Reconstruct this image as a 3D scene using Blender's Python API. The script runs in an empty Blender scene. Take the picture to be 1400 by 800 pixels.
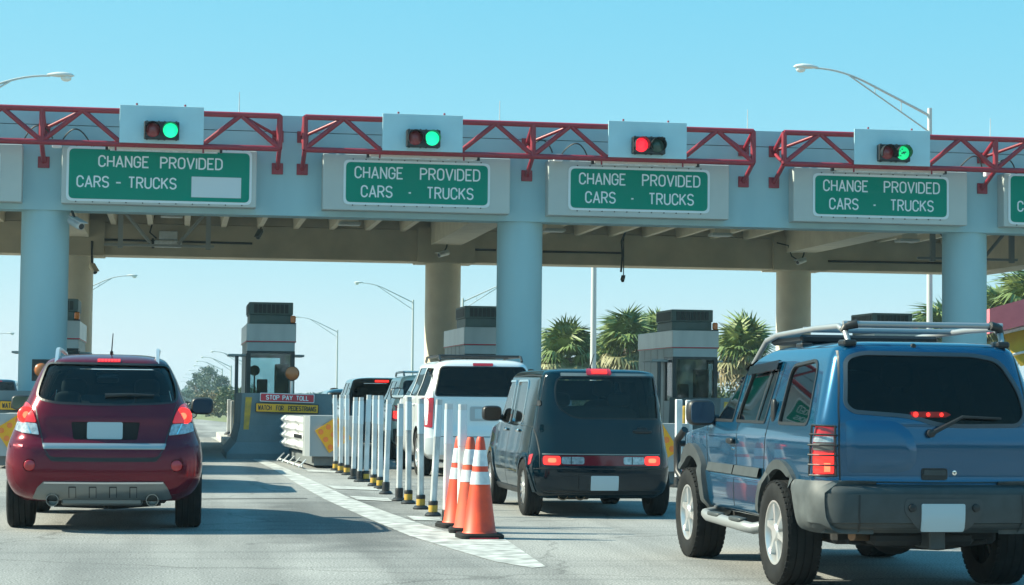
import bpy, bmesh, math, random
from mathutils import Vector, Matrix, geometry
from mathutils.bvhtree import BVHTree
random.seed(7)
PI = math.pi; rad = math.radians
sc = bpy.context.scene
COL = sc.collection

# ------------------------------------------------------------------ camera, sky, sun, exposure
F = 2800.0; ROLL = .0105; EYE = 1.38
PITCH = math.atan(140/F); YAW = math.atan(460/F*math.cos(PITCH))
cam = bpy.data.cameras.new('camera'); cam_o = bpy.data.objects.new('camera', cam); COL.objects.link(cam_o)
cam.sensor_width = 36.0; cam.lens = 36.0*F/1400; cam.clip_end = 6000; cam.clip_start = .1
_r = Vector((math.cos(YAW), -math.sin(YAW), 0)); _fh = Vector((math.sin(YAW), math.cos(YAW), 0)); _up = Vector((0, 0, 1))
_f = _fh*math.cos(PITCH)+_up*math.sin(PITCH); _w = _up*math.cos(PITCH)-_fh*math.sin(PITCH)
_rr = _r*math.cos(ROLL)+_w*math.sin(ROLL); _uu = _w*math.cos(ROLL)-_r*math.sin(ROLL)
M = Matrix((( _rr.x, _uu.x, -_f.x, 0), (_rr.y, _uu.y, -_f.y, 0), (_rr.z, _uu.z, -_f.z, EYE), (0, 0, 0, 1)))
cam_o.matrix_world = M
sc.camera = cam_o
SUN_EL = 37.0; SUN_A = 13.0           # elevation; degrees ahead of due left (-X)
to_sun = Vector((-math.cos(rad(SUN_EL))*math.cos(rad(SUN_A)), math.cos(rad(SUN_EL))*math.sin(rad(SUN_A)), math.sin(rad(SUN_EL))))
world = bpy.data.worlds.new('World'); sc.world = world; world.use_nodes = True
wn = world.node_tree; bg = wn.nodes['Background']
sky = wn.nodes.new('ShaderNodeTexSky'); sky.sky_type = 'NISHITA'; sky.sun_disc = False
sky.sun_elevation = rad(SUN_EL); sky.sun_rotation = rad(-(90-SUN_A))
sky.air_density = .7; sky.dust_density = .3; sky.ozone_density = 1.0
# one film-like response for the whole sky: each channel gets a soft shoulder, cyan rather than violet
SKY_STR = .10; EXPO = 1.12
sep = wn.nodes.new('ShaderNodeSeparateColor'); com = wn.nodes.new('ShaderNodeCombineColor'); wn.links.new(sky.outputs[0], sep.inputs[0])
for ch, (g, k) in enumerate(((1.0, 1.28), (.34, 1.045), (.12, 1.005))):
    m1 = wn.nodes.new('ShaderNodeMath'); m1.operation = 'MULTIPLY'; m1.inputs[1].default_value = .1; wn.links.new(sep.outputs[ch], m1.inputs[0])
    m2 = wn.nodes.new('ShaderNodeMath'); m2.operation = 'POWER'; m2.inputs[1].default_value = g; wn.links.new(m1.outputs[0], m2.inputs[0])
    m3 = wn.nodes.new('ShaderNodeMath'); m3.operation = 'MULTIPLY'; m3.inputs[1].default_value = k/SKY_STR/2**EXPO; wn.links.new(m2.outputs[0], m3.inputs[0])
    wn.links.new(m3.outputs[0], com.inputs[ch])
wn.links.new(com.outputs[0], bg.inputs[0]); bg.inputs[1].default_value = SKY_STR
sl = bpy.data.lights.new('sun', 'SUN'); sl.energy = 4.6; sl.angle = rad(.5); sl.color = (1, .965, .76)
so = bpy.data.objects.new('sun', sl); COL.objects.link(so); so.rotation_euler = to_sun.to_track_quat('Z', 'Y').to_euler()
so.location = (-40, 0, 60)
sc.view_settings.view_transform = 'Standard'; sc.view_settings.look = 'None'; sc.view_settings.gamma = 1
sc.view_settings.exposure = EXPO
sc.cycles.max_bounces = 8; sc.cycles.transparent_max_bounces = 16

def ray(px, py):
    u = (px-700)/F; v = (400-py)/F
    return _f+_rr*u+_uu*v
def at(px, py, Y):                    # world point seen at a pixel of the 1400x800 photograph, on the plane y=Y
    d = ray(px, py); return Vector((0, 0, EYE))+d*(Y/d.y)
def gr(px, py, z=0.0):                # the same on the ground
    d = ray(px, py); return Vector((0, 0, EYE))+d*((z-EYE)/d.z)

# ------------------------------------------------------------------ materials
MATS = {}
def mat(name, c, rough=.6, metal=0., c2=None, scale=4., bump=0., bscale=60., coat=0., emit=None, es=0., detail=4., spec=.5, stretch=None):
    if name in MATS: return MATS[name]
    m = bpy.data.materials.new(name); m.use_nodes = True; MATS[name] = m
    nt = m.node_tree; b = nt.nodes['Principled BSDF']
    b.inputs['Base Color'].default_value = (*c, 1); b.inputs['Roughness'].default_value = rough
    b.inputs['Metallic'].default_value = metal; b.inputs['Coat Weight'].default_value = coat; b.inputs['Coat Roughness'].default_value = .03
    b.inputs['Specular IOR Level'].default_value = spec
    if emit: b.inputs['Emission Color'].default_value = (*emit, 1); b.inputs['Emission Strength'].default_value = es
    if c2 or bump:
        tc = nt.nodes.new('ShaderNodeTexCoord'); mp = nt.nodes.new('ShaderNodeMapping')
        nt.links.new(tc.outputs['Object'], mp.inputs['Vector'])
        if stretch: mp.inputs['Scale'].default_value = stretch
    if c2:
        n = nt.nodes.new('ShaderNodeTexNoise'); n.inputs['Scale'].default_value = scale; n.inputs['Detail'].default_value = detail
        nt.links.new(mp.outputs[0], n.inputs['Vector'])
        r = nt.nodes.new('ShaderNodeValToRGB'); r.color_ramp.elements[0].position = .35; r.color_ramp.elements[1].position = .65
        r.color_ramp.elements[0].color = (*c, 1); r.color_ramp.elements[1].color = (*c2, 1)
        nt.links.new(n.outputs['Fac'], r.inputs['Fac']); nt.links.new(r.outputs[0], b.inputs['Base Color'])
    if bump:
        n2 = nt.nodes.new('ShaderNodeTexNoise'); n2.inputs['Scale'].default_value = bscale; n2.inputs['Detail'].default_value = 3
        nt.links.new(mp.outputs[0], n2.inputs['Vector'])
        bp = nt.nodes.new('ShaderNodeBump'); bp.inputs['Strength'].default_value = bump; bp.inputs['Distance'].default_value = .02
        nt.links.new(n2.outputs['Fac'], bp.inputs['Height']); nt.links.new(bp.outputs[0], b.inputs['Normal'])
    return m
def glass(name, tintc, refl=.12):
    if name in MATS: return MATS[name]
    m = bpy.data.materials.new(name); m.use_nodes = True; MATS[name] = m
    nt = m.node_tree; nt.nodes.clear()
    o = nt.nodes.new('ShaderNodeOutputMaterial'); mx = nt.nodes.new('ShaderNodeMixShader')
    t = nt.nodes.new('ShaderNodeBsdfTransparent'); g = nt.nodes.new('ShaderNodeBsdfGlossy'); fr = nt.nodes.new('ShaderNodeFresnel')
    fr.inputs['IOR'].default_value = 1.5
    t.inputs[0].default_value = (*tintc, 1); g.inputs['Roughness'].default_value = .02
    ma = nt.nodes.new('ShaderNodeMath'); ma.operation = 'MULTIPLY_ADD'; ma.inputs[1].default_value = 1.0; ma.inputs[2].default_value = refl-.04; ma.use_clamp = True
    nt.links.new(fr.outputs[0], ma.inputs[0]); nt.links.new(ma.outputs[0], mx.inputs[0])
    nt.links.new(t.outputs[0], mx.inputs[1]); nt.links.new(g.outputs[0], mx.inputs[2]); nt.links.new(mx.outputs[0], o.inputs[0])
    return m

def pavement_mat():
    m = bpy.data.materials.new('pavement'); m.use_nodes = True; nt = m.node_tree; b = nt.nodes['Principled BSDF']
    tc = nt.nodes.new('ShaderNodeTexCoord')
    def noise(scale, detail, st=(1, 1, 1)):
        mp = nt.nodes.new('ShaderNodeMapping'); mp.inputs['Scale'].default_value = st; nt.links.new(tc.outputs['Object'], mp.inputs['Vector'])
        n = nt.nodes.new('ShaderNodeTexNoise'); n.inputs['Scale'].default_value = scale; n.inputs['Detail'].default_value = detail
        nt.links.new(mp.outputs[0], n.inputs['Vector']); return n
    def ramp(n, p0, c0, p1, c1):
        r = nt.nodes.new('ShaderNodeValToRGB'); e = r.color_ramp.elements
        e[0].position = p0; e[0].color = (*c0, 1); e[1].position = p1; e[1].color = (*c1, 1)
        nt.links.new(n.outputs['Fac'], r.inputs['Fac']); return r
    def mul(a, c, f=1.):
        x = nt.nodes.new('ShaderNodeMixRGB'); x.blend_type = 'MULTIPLY'; x.inputs[0].default_value = f
        nt.links.new(a.outputs[0], x.inputs[1]); nt.links.new(c.outputs[0], x.inputs[2]); return x
    agg = ramp(noise(60, 6), .38, (.155, .157, .150), .62, (.45, .446, .425))
    big = ramp(noise(.35, 5, (1, .5, 1)), .36, (.66, .675, .69), .62, (1, 1, 1))
    streak = ramp(noise(1.6, 3, (1, .06, 1)), .30, (.72, .725, .73), .55, (1, 1, 1))
    spots = ramp(noise(2.3, 6), .25, (.55, .56, .57), .36, (1, 1, 1))
    trans = ramp(noise(1.1, 4, (.12, 2.2, 1)), .28, (.80, .81, .82), .48, (1, 1, 1))
    oil = ramp(noise(.55, 6, (1, .22, 1)), .60, (1, 1, 1), .72, (.66, .665, .67))
    vm = nt.nodes.new('ShaderNodeMapping'); nt.links.new(tc.outputs['Object'], vm.inputs['Vector']); vd = nt.nodes.new('ShaderNodeVectorMath'); vd.operation = 'MULTIPLY_ADD'
    nd = noise(1.3, 5); vd.inputs[1].default_value = (.9, .9, 0); nt.links.new(nd.outputs['Color'], vd.inputs[0]); nt.links.new(vm.outputs[0], vd.inputs[2])
    vo = nt.nodes.new('ShaderNodeTexVoronoi'); vo.feature = 'DISTANCE_TO_EDGE'; vo.inputs['Scale'].default_value = .23; nt.links.new(vd.outputs[0], vo.inputs['Vector'])
    cr = nt.nodes.new('ShaderNodeValToRGB'); cr.color_ramp.elements[0].position = .0; cr.color_ramp.elements[0].color = (.45, .45, .45, 1); cr.color_ramp.elements[1].position = .006; cr.color_ramp.elements[1].color = (1, 1, 1, 1); nt.links.new(vo.outputs['Distance'], cr.inputs['Fac'])
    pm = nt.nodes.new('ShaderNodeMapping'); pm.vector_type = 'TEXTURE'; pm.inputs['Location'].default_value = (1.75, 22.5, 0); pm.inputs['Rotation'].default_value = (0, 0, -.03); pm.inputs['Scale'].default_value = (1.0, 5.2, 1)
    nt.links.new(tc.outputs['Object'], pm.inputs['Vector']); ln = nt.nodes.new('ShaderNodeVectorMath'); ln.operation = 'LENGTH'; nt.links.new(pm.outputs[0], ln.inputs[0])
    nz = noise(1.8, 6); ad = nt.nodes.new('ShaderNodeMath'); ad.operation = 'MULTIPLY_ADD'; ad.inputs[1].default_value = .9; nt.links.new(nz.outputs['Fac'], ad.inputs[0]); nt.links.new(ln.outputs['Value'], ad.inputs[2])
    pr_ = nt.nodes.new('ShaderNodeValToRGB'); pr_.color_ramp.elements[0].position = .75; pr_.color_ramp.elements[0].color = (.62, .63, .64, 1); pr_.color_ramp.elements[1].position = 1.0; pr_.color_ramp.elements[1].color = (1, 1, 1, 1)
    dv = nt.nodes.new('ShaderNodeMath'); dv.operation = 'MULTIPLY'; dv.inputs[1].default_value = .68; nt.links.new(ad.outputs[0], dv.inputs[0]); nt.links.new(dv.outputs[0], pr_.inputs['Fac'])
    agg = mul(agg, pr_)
    fin = mul(mul(mul(mul(mul(mul(agg, big), streak), spots, .8), trans), oil), cr, .7)
    nt.links.new(fin.outputs[0], b.inputs['Base Color']); b.inputs['Roughness'].default_value = .9; b.inputs['Specular IOR Level'].default_value = .25
    n2 = noise(90, 3); bp = nt.nodes.new('ShaderNodeBump'); bp.inputs['Strength'].default_value = .35; bp.inputs['Distance'].default_value = .01
    nt.links.new(n2.outputs['Fac'], bp.inputs['Height']); nt.links.new(bp.outputs[0], b.inputs['Normal'])
    return m

WHITE = mat('white_painted_concrete', (.325, .51, .55), .75, c2=(.285, .46, .505), scale=1.6, stretch=(1, 1, .22), detail=7)
BOXW = mat('sign_box_grey', (.45, .49, .47), .6, c2=(.41, .45, .44), scale=1.5)
TANC = mat('tan_concrete', (.54, .47, .35), .85, c2=(.42, .37, .275), scale=1.3, bump=.1, bscale=25)
TANP = mat('tan_column_paint', (.72, .66, .52), .7, c2=(.64, .58, .46), scale=2)
REDP = mat('red_steel_paint', (.30, .018, .036), .42, c2=(.24, .016, .03), scale=3)
GREEN = mat('green_sign_sheeting', (.0, .235, .165), .7, c2=(.0, .215, .15), scale=.8, spec=.05)
SIGNW = mat('white_sign_sheeting', (.66, .72, .74), .5)
PANELW = mat('signal_panel_paint', (.43, .66, .73), .6, c2=(.40, .61, .68), scale=2)
BLACK = mat('black_plastic', (.012, .014, .016), .45)
RUBBER = mat('tyre_rubber', (.009, .010, .011), .8, c2=(.016, .017, .017), scale=9, spec=.2)
DARKIN = mat('dark_interior', (.012, .014, .016), .85)
CHROME = mat('chrome', (.85, .86, .86), .10, 1.)
SILVER = mat('silver_metal', (.66, .66, .65), .30, .7)
ALLOY = mat('alloy_rim', (.58, .58, .58), .32, .7)
GALV = mat('galvanised_steel', (.55, .58, .59), .42, .55, c2=(.45, .48, .49), scale=5)
STEEL = mat('stainless_cladding', (.50, .54, .54), .38, .4, c2=(.40, .44, .45), scale=2.2, stretch=(1, 1, .3))
BOOTHP = mat('booth_wall_grey', (.54, .62, .64), .55, c2=(.47, .55, .57), scale=2)
HVACM = mat('hvac_dark_green', (.10, .16, .155), .55, c2=(.08, .135, .13), scale=4)
HVACD = mat('hvac_louvre_dark', (.02, .03, .03), .6)
POLEM = mat('lamp_pole_grey', (.52, .54, .53), .5, .3)
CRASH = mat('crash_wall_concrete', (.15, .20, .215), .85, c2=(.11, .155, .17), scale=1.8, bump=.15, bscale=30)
KERB = mat('kerb_concrete', (.50, .49, .45), .9, c2=(.36, .35, .32), scale=3, bump=.2, bscale=40)
YELLOW = mat('yellow_paint', (.55, .33, .03), .65, c2=(.34, .22, .05), scale=7)
YSIGN = mat('yellow_sign_sheeting', (.78, .36, .005), .5)
RSIGN = mat('red_sign_sheeting', (.52, .02, .04), .5)
ORANGE = mat('cone_orange', (.80, .075, .02), .5, c2=(.58, .05, .022), scale=6, detail=7)
CONE_OLD = mat('cone_orange_faded', (.52, .07, .035), .65, c2=(.68, .09, .03), scale=7)
REFLW = mat('white_reflective_collar', (.74, .77, .78), .4, c2=(.52, .55, .57), scale=9, detail=7)
POSTW = mat('white_delineator_plastic', (.74, .76, .76), .55, c2=(.50, .51, .51), scale=6, stretch=(1, 1, .5), detail=7)
POSTD = mat('scuffed_delineator_plastic', (.80, .81, .80), .55, c2=(.25, .26, .26), scale=7, stretch=(1, 1, .35))
PLATE = mat('blank_plate', (.42, .52, .56), .5)
RED_ON = mat('brake_light_lit', (.6, .01, .01), .3, emit=(1, .025, .018), es=1.1)
RED_CORE = mat('brake_light_core', (.8, .1, .05), .3, emit=(1, .10, .045), es=1.7)
RED_LENS = mat('red_lamp_lens', (.38, .006, .014), .12, coat=1)
RED_DIM = mat('red_lens_dim', (.48, .010, .018), .12, coat=1)
CLEAR_LENS = mat('clear_lamp_lens', (.50, .56, .60), .15, .4, c2=(.25, .3, .33), scale=28)
AMBER = mat('amber_lens', (.80, .20, .015), .3, coat=.5)
AMBER_D = mat('amber_lens_dull', (.42, .12, .02), .35, coat=.5)
SIG_G = mat('signal_green_lit', (.0, .5, .3), .4, emit=(.01, .95, .36), es=.62)
SIG_R = mat('signal_red_lit', (.6, .02, .02), .4, emit=(1, .015, .035), es=.75)
SIG_RO = mat('signal_red_dark', (.24, .012, .018), .25, coat=.5)
SIG_GO = mat('signal_green_dark', (.006, .06, .045), .25, coat=.5)
BRONZE = mat('exhaust_pipe', (.20, .13, .08), .4, .8)
UNDER = mat('underbody', (.016, .017, .018), .75)
ROADPAINT = mat('worn_white_road_paint', (.52, .53, .51), .85, c2=(.22, .225, .215), scale=5, detail=9)
SEAL = mat('joint_sealant', (.07, .072, .07), .9)
BARK = mat('palm_bark', (.20, .17, .13), .9, c2=(.12, .10, .08), scale=8)
PALM_G = mat('palm_frond_green', (.12, .18, .045), .5, c2=(.19, .23, .075), scale=3)
PALM_D = mat('palm_frond_olive', (.20, .20, .08), .6, c2=(.26, .24, .12), scale=3)
PALM_B = mat('palm_frond_dead', (.26, .21, .12), .8, c2=(.20, .17, .09), scale=3)
LEAF1 = mat('pine_foliage', (.05, .095, .065), .7, c2=(.09, .14, .095), scale=.8)
LEAF2 = mat('shrub_foliage', (.06, .10, .035), .7, c2=(.10, .13, .05), scale=1.)
LEAF3 = mat('brown_shrub_foliage', (.13, .12, .06), .8, c2=(.18, .15, .085), scale=1.)
GRASS = mat('verge_grass', (.10, .15, .045), .9, c2=(.22, .21, .10), scale=.25, bump=.3, bscale=8, detail=7)
WIRE = mat('black_cable', (.02, .022, .022), .6)

# ------------------------------------------------------------------ mesh builder and object helpers
class MB:
    def __init__(s): s.v = []; s.f = []
    def add(s, vs, fs):
        o = len(s.v); s.v += [tuple(x) for x in vs]; s.f += [tuple(i+o for i in f) for f in fs]; return s
    def box(s, x0, x1, y0, y1, z0, z1, bev=0.):
        if bev:
            b = bev; pts = []
            for z, k in ((z0, b), (z0+b, 0), (z1-b, 0), (z1, b)):
                pts.append([(x0+k+b*(k == 0), y0+k, z), (x1-k-b*(k == 0), y0+k, z), (x1-k, y0+k+b*(k == 0), z), (x1-k, y1-k-b*(k == 0), z),
                            (x1-k-b*(k == 0), y1-k, z), (x0+k+b*(k == 0), y1-k, z), (x0+k, y1-k-b*(k == 0), z), (x0+k, y0+k+b*(k == 0), z)])
            return s.rings(pts, closed=True, cap=True)
        vs = [(x0, y0, z0), (x1, y0, z0), (x1, y1, z0), (x0, y1, z0), (x0, y0, z1), (x1, y0, z1), (x1, y1, z1), (x0, y1, z1)]
        return s.add(vs, [(3, 2, 1, 0), (4, 5, 6, 7), (0, 1, 5, 4), (1, 2, 6, 5), (2, 3, 7, 6), (3, 0, 4, 7)])
    def rings(s, rs, closed=True, cap=False):
        n = len(rs[0]); vs = [p for r in rs for p in r]; fs = []
        for i in range(len(rs)-1):
            for j in range(n if closed else n-1):
                k = (j+1) % n; fs.append((i*n+j, i*n+k, (i+1)*n+k, (i+1)*n+j))
        if cap: fs.append(tuple(range(n-1, -1, -1))); fs.append(tuple((len(rs)-1)*n+j for j in range(n)))
        return s.add(vs, fs)
    def tube(s, pts, r, n=8, cap=True):
        pts = [Vector(p) for p in pts]; R = r if isinstance(r, (list, tuple)) else [r]*len(pts); rs = []; prev = None
        for i, p in enumerate(pts):
            d = (pts[min(i+1, len(pts)-1)]-pts[max(i-1, 0)]).normalized()
            if prev is None:
                a = Vector((0, 0, 1)) if abs(d.z) < .9 else Vector((1, 0, 0)); u = d.cross(a).normalized()
            else: u = (prev-d*prev.dot(d)).normalized()
            prev = u; w = d.cross(u)
            rs.append([p+(u*math.cos(2*PI*(j+.5)/n)+w*math.sin(2*PI*(j+.5)/n))*R[i] for j in range(n)])
        return s.rings(rs, True, cap)
    def lathe(s, prof, c=(0, 0, 0), axis='z', n=24, closed=False):
        rs = []
        for r, h in prof:
            ring = []
            for j in range(n):
                a = 2*PI*j/n; p, q = r*math.cos(a), r*math.sin(a)
                ring.append({'z': (c[0]+p, c[1]+q, c[2]+h), 'y': (c[0]+q, c[1]+h, c[2]+p), 'x': (c[0]+h, c[1]+p, c[2]+q)}[axis])
            rs.append(ring)
        return s.rings(rs, True, not closed)
    def prism(s, poly, d0, d1, axis):
        def P(a, b, d): return {'y': (a, d, b), 'x': (d, a, b), 'z': (a, b, d)}[axis]
        n = len(poly); vs = [P(a, b, d0) for a, b in poly]+[P(a, b, d1) for a, b in poly]
        fs = [tuple(range(n)), tuple(range(2*n-1, n-1, -1))]+[(j, (j+1) % n, n+(j+1) % n, n+j) for j in range(n)]
        return s.add(vs, fs)
    def blob(s, c, r, e=.6, n=16, m=10, rot=None):          # rounded box (superellipsoid)
        sg = lambda x, p: math.copysign(abs(x)**p, x); rs = []
        for i in range(m+1):
            t = -PI/2+PI*i/m; t = max(-PI/2+.02, min(PI/2-.02, t)); ring = []
            for j in range(n):
                a = 2*PI*j/n
                v = Vector((r[0]*sg(math.cos(t), e)*sg(math.cos(a), e), r[1]*sg(math.cos(t), e)*sg(math.sin(a), e), r[2]*sg(math.sin(t), e)))
                if rot: v.rotate(rot)
                ring.append(v+Vector(c))
            rs.append(ring)
        return s.rings(rs, True, True)
    def mesh(s, name, m, smooth=None, fix=True):
        me = bpy.data.meshes.new(name); me.from_pydata(s.v, [], s.f)
        if fix:
            bm = bmesh.new(); bm.from_mesh(me); bmesh.ops.recalc_face_normals(bm, faces=bm.faces); bm.to_mesh(me); bm.free()
        me.materials.append(m)
        if smooth is not None:
            me.polygons.foreach_set('use_smooth', [True]*len(me.polygons)); me.set_sharp_from_angle(angle=rad(smooth))
        return me
    def obj(s, name, m, parent=None, smooth=None, loc=None, fix=True):
        return link(name, s.mesh(name, m, smooth, fix), parent, loc)
def link(name, me, parent=None, loc=None):
    o = bpy.data.objects.new(name, me); COL.objects.link(o)
    if parent: o.parent = parent
    if loc: o.location = loc
    return o
def tag(o, label, cat, group=None):
    o['label'] = label; o['category'] = cat
    if group: o['group'] = group
    return o
def thing(name, label, cat, loc=(0, 0, 0), rz=0., group=None):
    o = bpy.data.objects.new(name, None); COL.objects.link(o); o.location = loc; o.rotation_euler = (0, 0, rz); o.empty_display_size = .3
    return tag(o, label, cat, group)
def struct(o, kind='structure'): o['kind'] = kind; return o
KIDS = {}
def kids(o): return [c for c in o.children]
def dup(root, loc, rz=0., label=None, group=None):
    r = root.copy(); COL.objects.link(r); r.location = loc; r.rotation_euler = (0, 0, rz)
    if label: r['label'] = label
    if group: r['group'] = group
    for ch in list(root.children):
        c = ch.copy(); COL.objects.link(c); c.parent = r
        for g in list(ch.children):
            d = g.copy(); COL.objects.link(d); d.parent = c
    return r
def rpoly(pts, r, n=5):               # polygon with rounded corners; r one number or one per corner
    out = []; N = len(pts); R = r if isinstance(r, (list, tuple)) else [r]*N
    for i in range(N):
        p = Vector(pts[i]); a = Vector(pts[i-1])-p; b = Vector(pts[(i+1) % N])-p
        if R[i] <= 0: out.append((p.x, p.y)); continue
        k = min(R[i], a.length*.48, b.length*.48); A = p+a.normalized()*k; B = p+b.normalized()*k
        for j in range(n+1):
            t = j/n; q = A*(1-t)**2+p*2*t*(1-t)+B*t*t; out.append((q.x, q.y))
    return out
def rrect(x0, x1, z0, z1, r): return rpoly([(x0, z0), (x1, z0), (x1, z1), (x0, z1)], r)

# ------------------------------------------------------------------ lettering (stroke alphabet in the manner of road signs)
def arc(cx, cy, rx, ry, a0, a1, n=9): return [(cx+rx*math.cos(rad(a0+(a1-a0)*i/n)), cy+ry*math.sin(rad(a0+(a1-a0)*i/n))) for i in range(n+1)]
_C = [(1, .70)]+arc(.5, .72, .5, .28, 0, 180)+arc(.5, .28, .5, .28, 180, 360)+[(1, .30)]
_P = [(0, 0), (0, 1), (.5, 1)]+arc(.5, .74, .5, .26, 90, -90)+[(0, .48)]
GL = {'C': [_C], 'G': [_C[:-1]+[(1, .47), (.55, .47)]], 'O': [arc(.5, .72, .5, .28, 0, 180)+arc(.5, .28, .5, .28, 180, 360)+[(1, .72)]],
      'D': [[(0, 0), (0, 1), (.45, 1)]+arc(.45, .68, .55, .32, 90, 0)+arc(.45, .32, .55, .32, 0, -90)+[(0, 0)]],
      'S': [arc(.5, .75, .5, .25, 15, 270, 12)+arc(.5, .25, .5, .25, 90, -165, 12)], 'P': [_P], 'R': [_P, [(.5, .48), (1, 0)]],
      'U': [[(0, 1)]+arc(.5, .28, .5, .28, 180, 360)+[(1, 1)]], 'H': [[(0, 0), (0, 1)], [(1, 0), (1, 1)], [(0, .5), (1, .5)]],
      'A': [[(0, 0), (.5, 1), (1, 0)], [(.17, .3), (.83, .3)]], 'N': [[(0, 0), (0, 1), (1, 0), (1, 1)]],
      'E': [[(1, 1), (0, 1), (0, 0), (1, 0)], [(0, .52), (.85, .52)]], 'F': [[(1, 1), (0, 1), (0, 0)], [(0, .52), (.85, .52)]],
      'V': [[(0, 1), (.5, 0), (1, 1)]], 'I': [[(0, 0), (0, 1)]], 'T': [[(0, 1), (1, 1)], [(.5, 1), (.5, 0)]], 'L': [[(0, 1), (0, 0), (1, 0)]],
      'K': [[(0, 0), (0, 1)], [(1, 1), (0, .40)], [(.32, .60), (1, 0)]], 'Y': [[(0, 1), (.5, .48), (1, 1)], [(.5, .48), (.5, 0)]],
      'W': [[(0, 1), (.25, 0), (.5, .8), (.75, 0), (1, 1)]], '-': [[(0, .45), (1, .45)]]}
GW = {'I': .0, 'W': 1.25, 'A': 1.08, 'V': 1.08, 'E': .85, 'F': .82, 'L': .8, 'T': .95, '-': .8}
def lettering(mb, text, x0, x1, z0, z1, y, t):
    """text between x0..x1 on the plane y facing -y; t = stroke width"""
    t_rel = t/(z1-z0); gap = .42
    tot = sum(GW.get(c, 1.) for c in text)+gap*(len(text)-1)
    k = (x1-x0-t)/max(tot+0.0, .01) if len(text) > 1 else (x1-x0-t)/max(GW.get(text, 1.), .01)
    x = x0+t/2; n_lay = 0
    for c in text:
        w = GW.get(c, 1.)*k
        for st in GL[c]:
            P = [Vector((x+p[0]*w, z0+t/2+p[1]*(z1-z0-t))) for p in st]
            P = [p for i, p in enumerate(P) if i == 0 or (p-P[i-1]).length > 1e-5]
            runs = [[P[0]]]
            for i in range(1, len(P)):
                runs[-1].append(P[i])
                if i < len(P)-1 and (P[i]-P[i-1]).normalized().dot((P[i+1]-P[i]).normalized()) < .55: runs.append([P[i]])
            for P in runs:
              if len(P) < 2: continue
              if len(runs) > 1: e0 = (P[0]-P[1]).normalized()*t*.3; e1 = (P[-1]-P[-2]).normalized()*t*.3; P = [P[0]+e0]+P[1:-1]+[P[-1]+e1]
              Lf = []; Rt = []
              for i, p in enumerate(P):
                  d0 = (p-P[i-1]).normalized() if i else None; d1 = (P[i+1]-p).normalized() if i < len(P)-1 else None
                  if d0 is None and (P[-1]-P[0]).length < 1e-4: d0 = (P[-1]-P[-2]).normalized()
                  if d1 is None and (P[-1]-P[0]).length < 1e-4: d1 = (P[1]-P[0]).normalized()
                  dd = ((d0 or d1)+(d1 or d0)); dd = dd.normalized() if dd.length > 1e-3 else (d0 or d1)
                  nn = Vector((-dd.y, dd.x)); q = nn.dot(Vector((-(d1 or d0).y, (d1 or d0).x))); h = t/2/max(q, .5)
                  Lf.append(p+nn*h); Rt.append(p-nn*h)
              n = len(P); yy = y-.0006*(n_lay % 3); n_lay += 1
              mb.add([(a.x, yy, a.y) for a in Lf]+[(a.x, yy, a.y) for a in Rt], [(i, i+1, n+i+1, n+i) for i in range(n-1)])
        x += w+gap*k

# ------------------------------------------------------------------ ground, road, markings, islands
def zterr(y): 
    if y < 92: return 0.
    if y < 350: return -.0097*(y-92)
    return -2.5
ys = [-125, -100, -40, 0, 30, 60, 92, 100, 130, 170, 220, 280, 350, 500, 700, 990]; xs = [-550, -450, -300, -100, -40, -16, 0, 16, 40, 100, 300, 500, 750]
mb = MB(); mb.add([(x, y, zterr(y)-.03) for y in ys for x in xs], [(j*len(xs)+i, j*len(xs)+i+1, (j+1)*len(xs)+i+1, (j+1)*len(xs)+i) for j in range(len(ys)-1) for i in range(len(xs)-1)])
struct(mb.obj('ground', GRASS))
PAVE = pavement_mat()
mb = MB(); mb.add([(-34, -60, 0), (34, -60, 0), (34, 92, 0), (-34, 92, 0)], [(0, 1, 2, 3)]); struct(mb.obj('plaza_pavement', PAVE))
mb = MB(); yy = [92, 100, 130, 170, 220, 280, 350, 600]; cc = [-6, -6, -6.3, -7.5, -10, -16, -28, -90]; hw = [8.6, 8.5, 8, 7.5, 7.5, 7.5, 7.5, 7.5]
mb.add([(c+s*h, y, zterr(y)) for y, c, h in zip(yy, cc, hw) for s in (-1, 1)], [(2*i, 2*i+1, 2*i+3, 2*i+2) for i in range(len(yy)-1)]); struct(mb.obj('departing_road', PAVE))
def sheet(name, pts, m, z=.004):
    mb = MB(); mb.add([(p.x, p.y, z) for p in pts], [tuple(range(len(pts)))]); return struct(mb.obj(name, m))
def strip(name, Lp, Rp, m, z=.004):
    mb = MB(); n = len(Lp); a = [gr(*p) for p in Lp]; b = [gr(*p) for p in Rp]
    mb.add([(p.x, p.y, z) for p in a+b], [(i, i+1, n+i+1, n+i) for i in range(n-1)]); return struct(mb.obj(name, m))
strip('edge_line', [(288, 598), (330, 621), (374, 642), (412, 665), (446, 684), (500, 708), (560, 733), (622, 752), (676, 768), (728, 777)],
      [(296, 598), (345, 621), (394, 642), (440, 663), (476, 680), (530, 701), (585, 720), (632, 733), (687, 735), (746, 775)], ROADPAINT)
for q in ([(417, 642.5), (462, 644.5), (464, 647), (422, 645.5)], [(446, 664.5), (512, 667), (518, 671), (458, 669)], [(478, 679), (530, 681.5), (536, 686), (488, 684)], [(556, 706), (600, 708), (605, 713), (566, 712)]):
    sheet('gore_hatch', [gr(*p) for p in q], ROADPAINT, .008)
sheet('expansion_joint', [gr(120, 683), gr(420, 681.2), gr(420, 681.9), gr(120, 683.8)], SEAL)
ISL = [-12.9, -2.77, 2.3, 7.37, 12.47, 17.59, 22.6]
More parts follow.
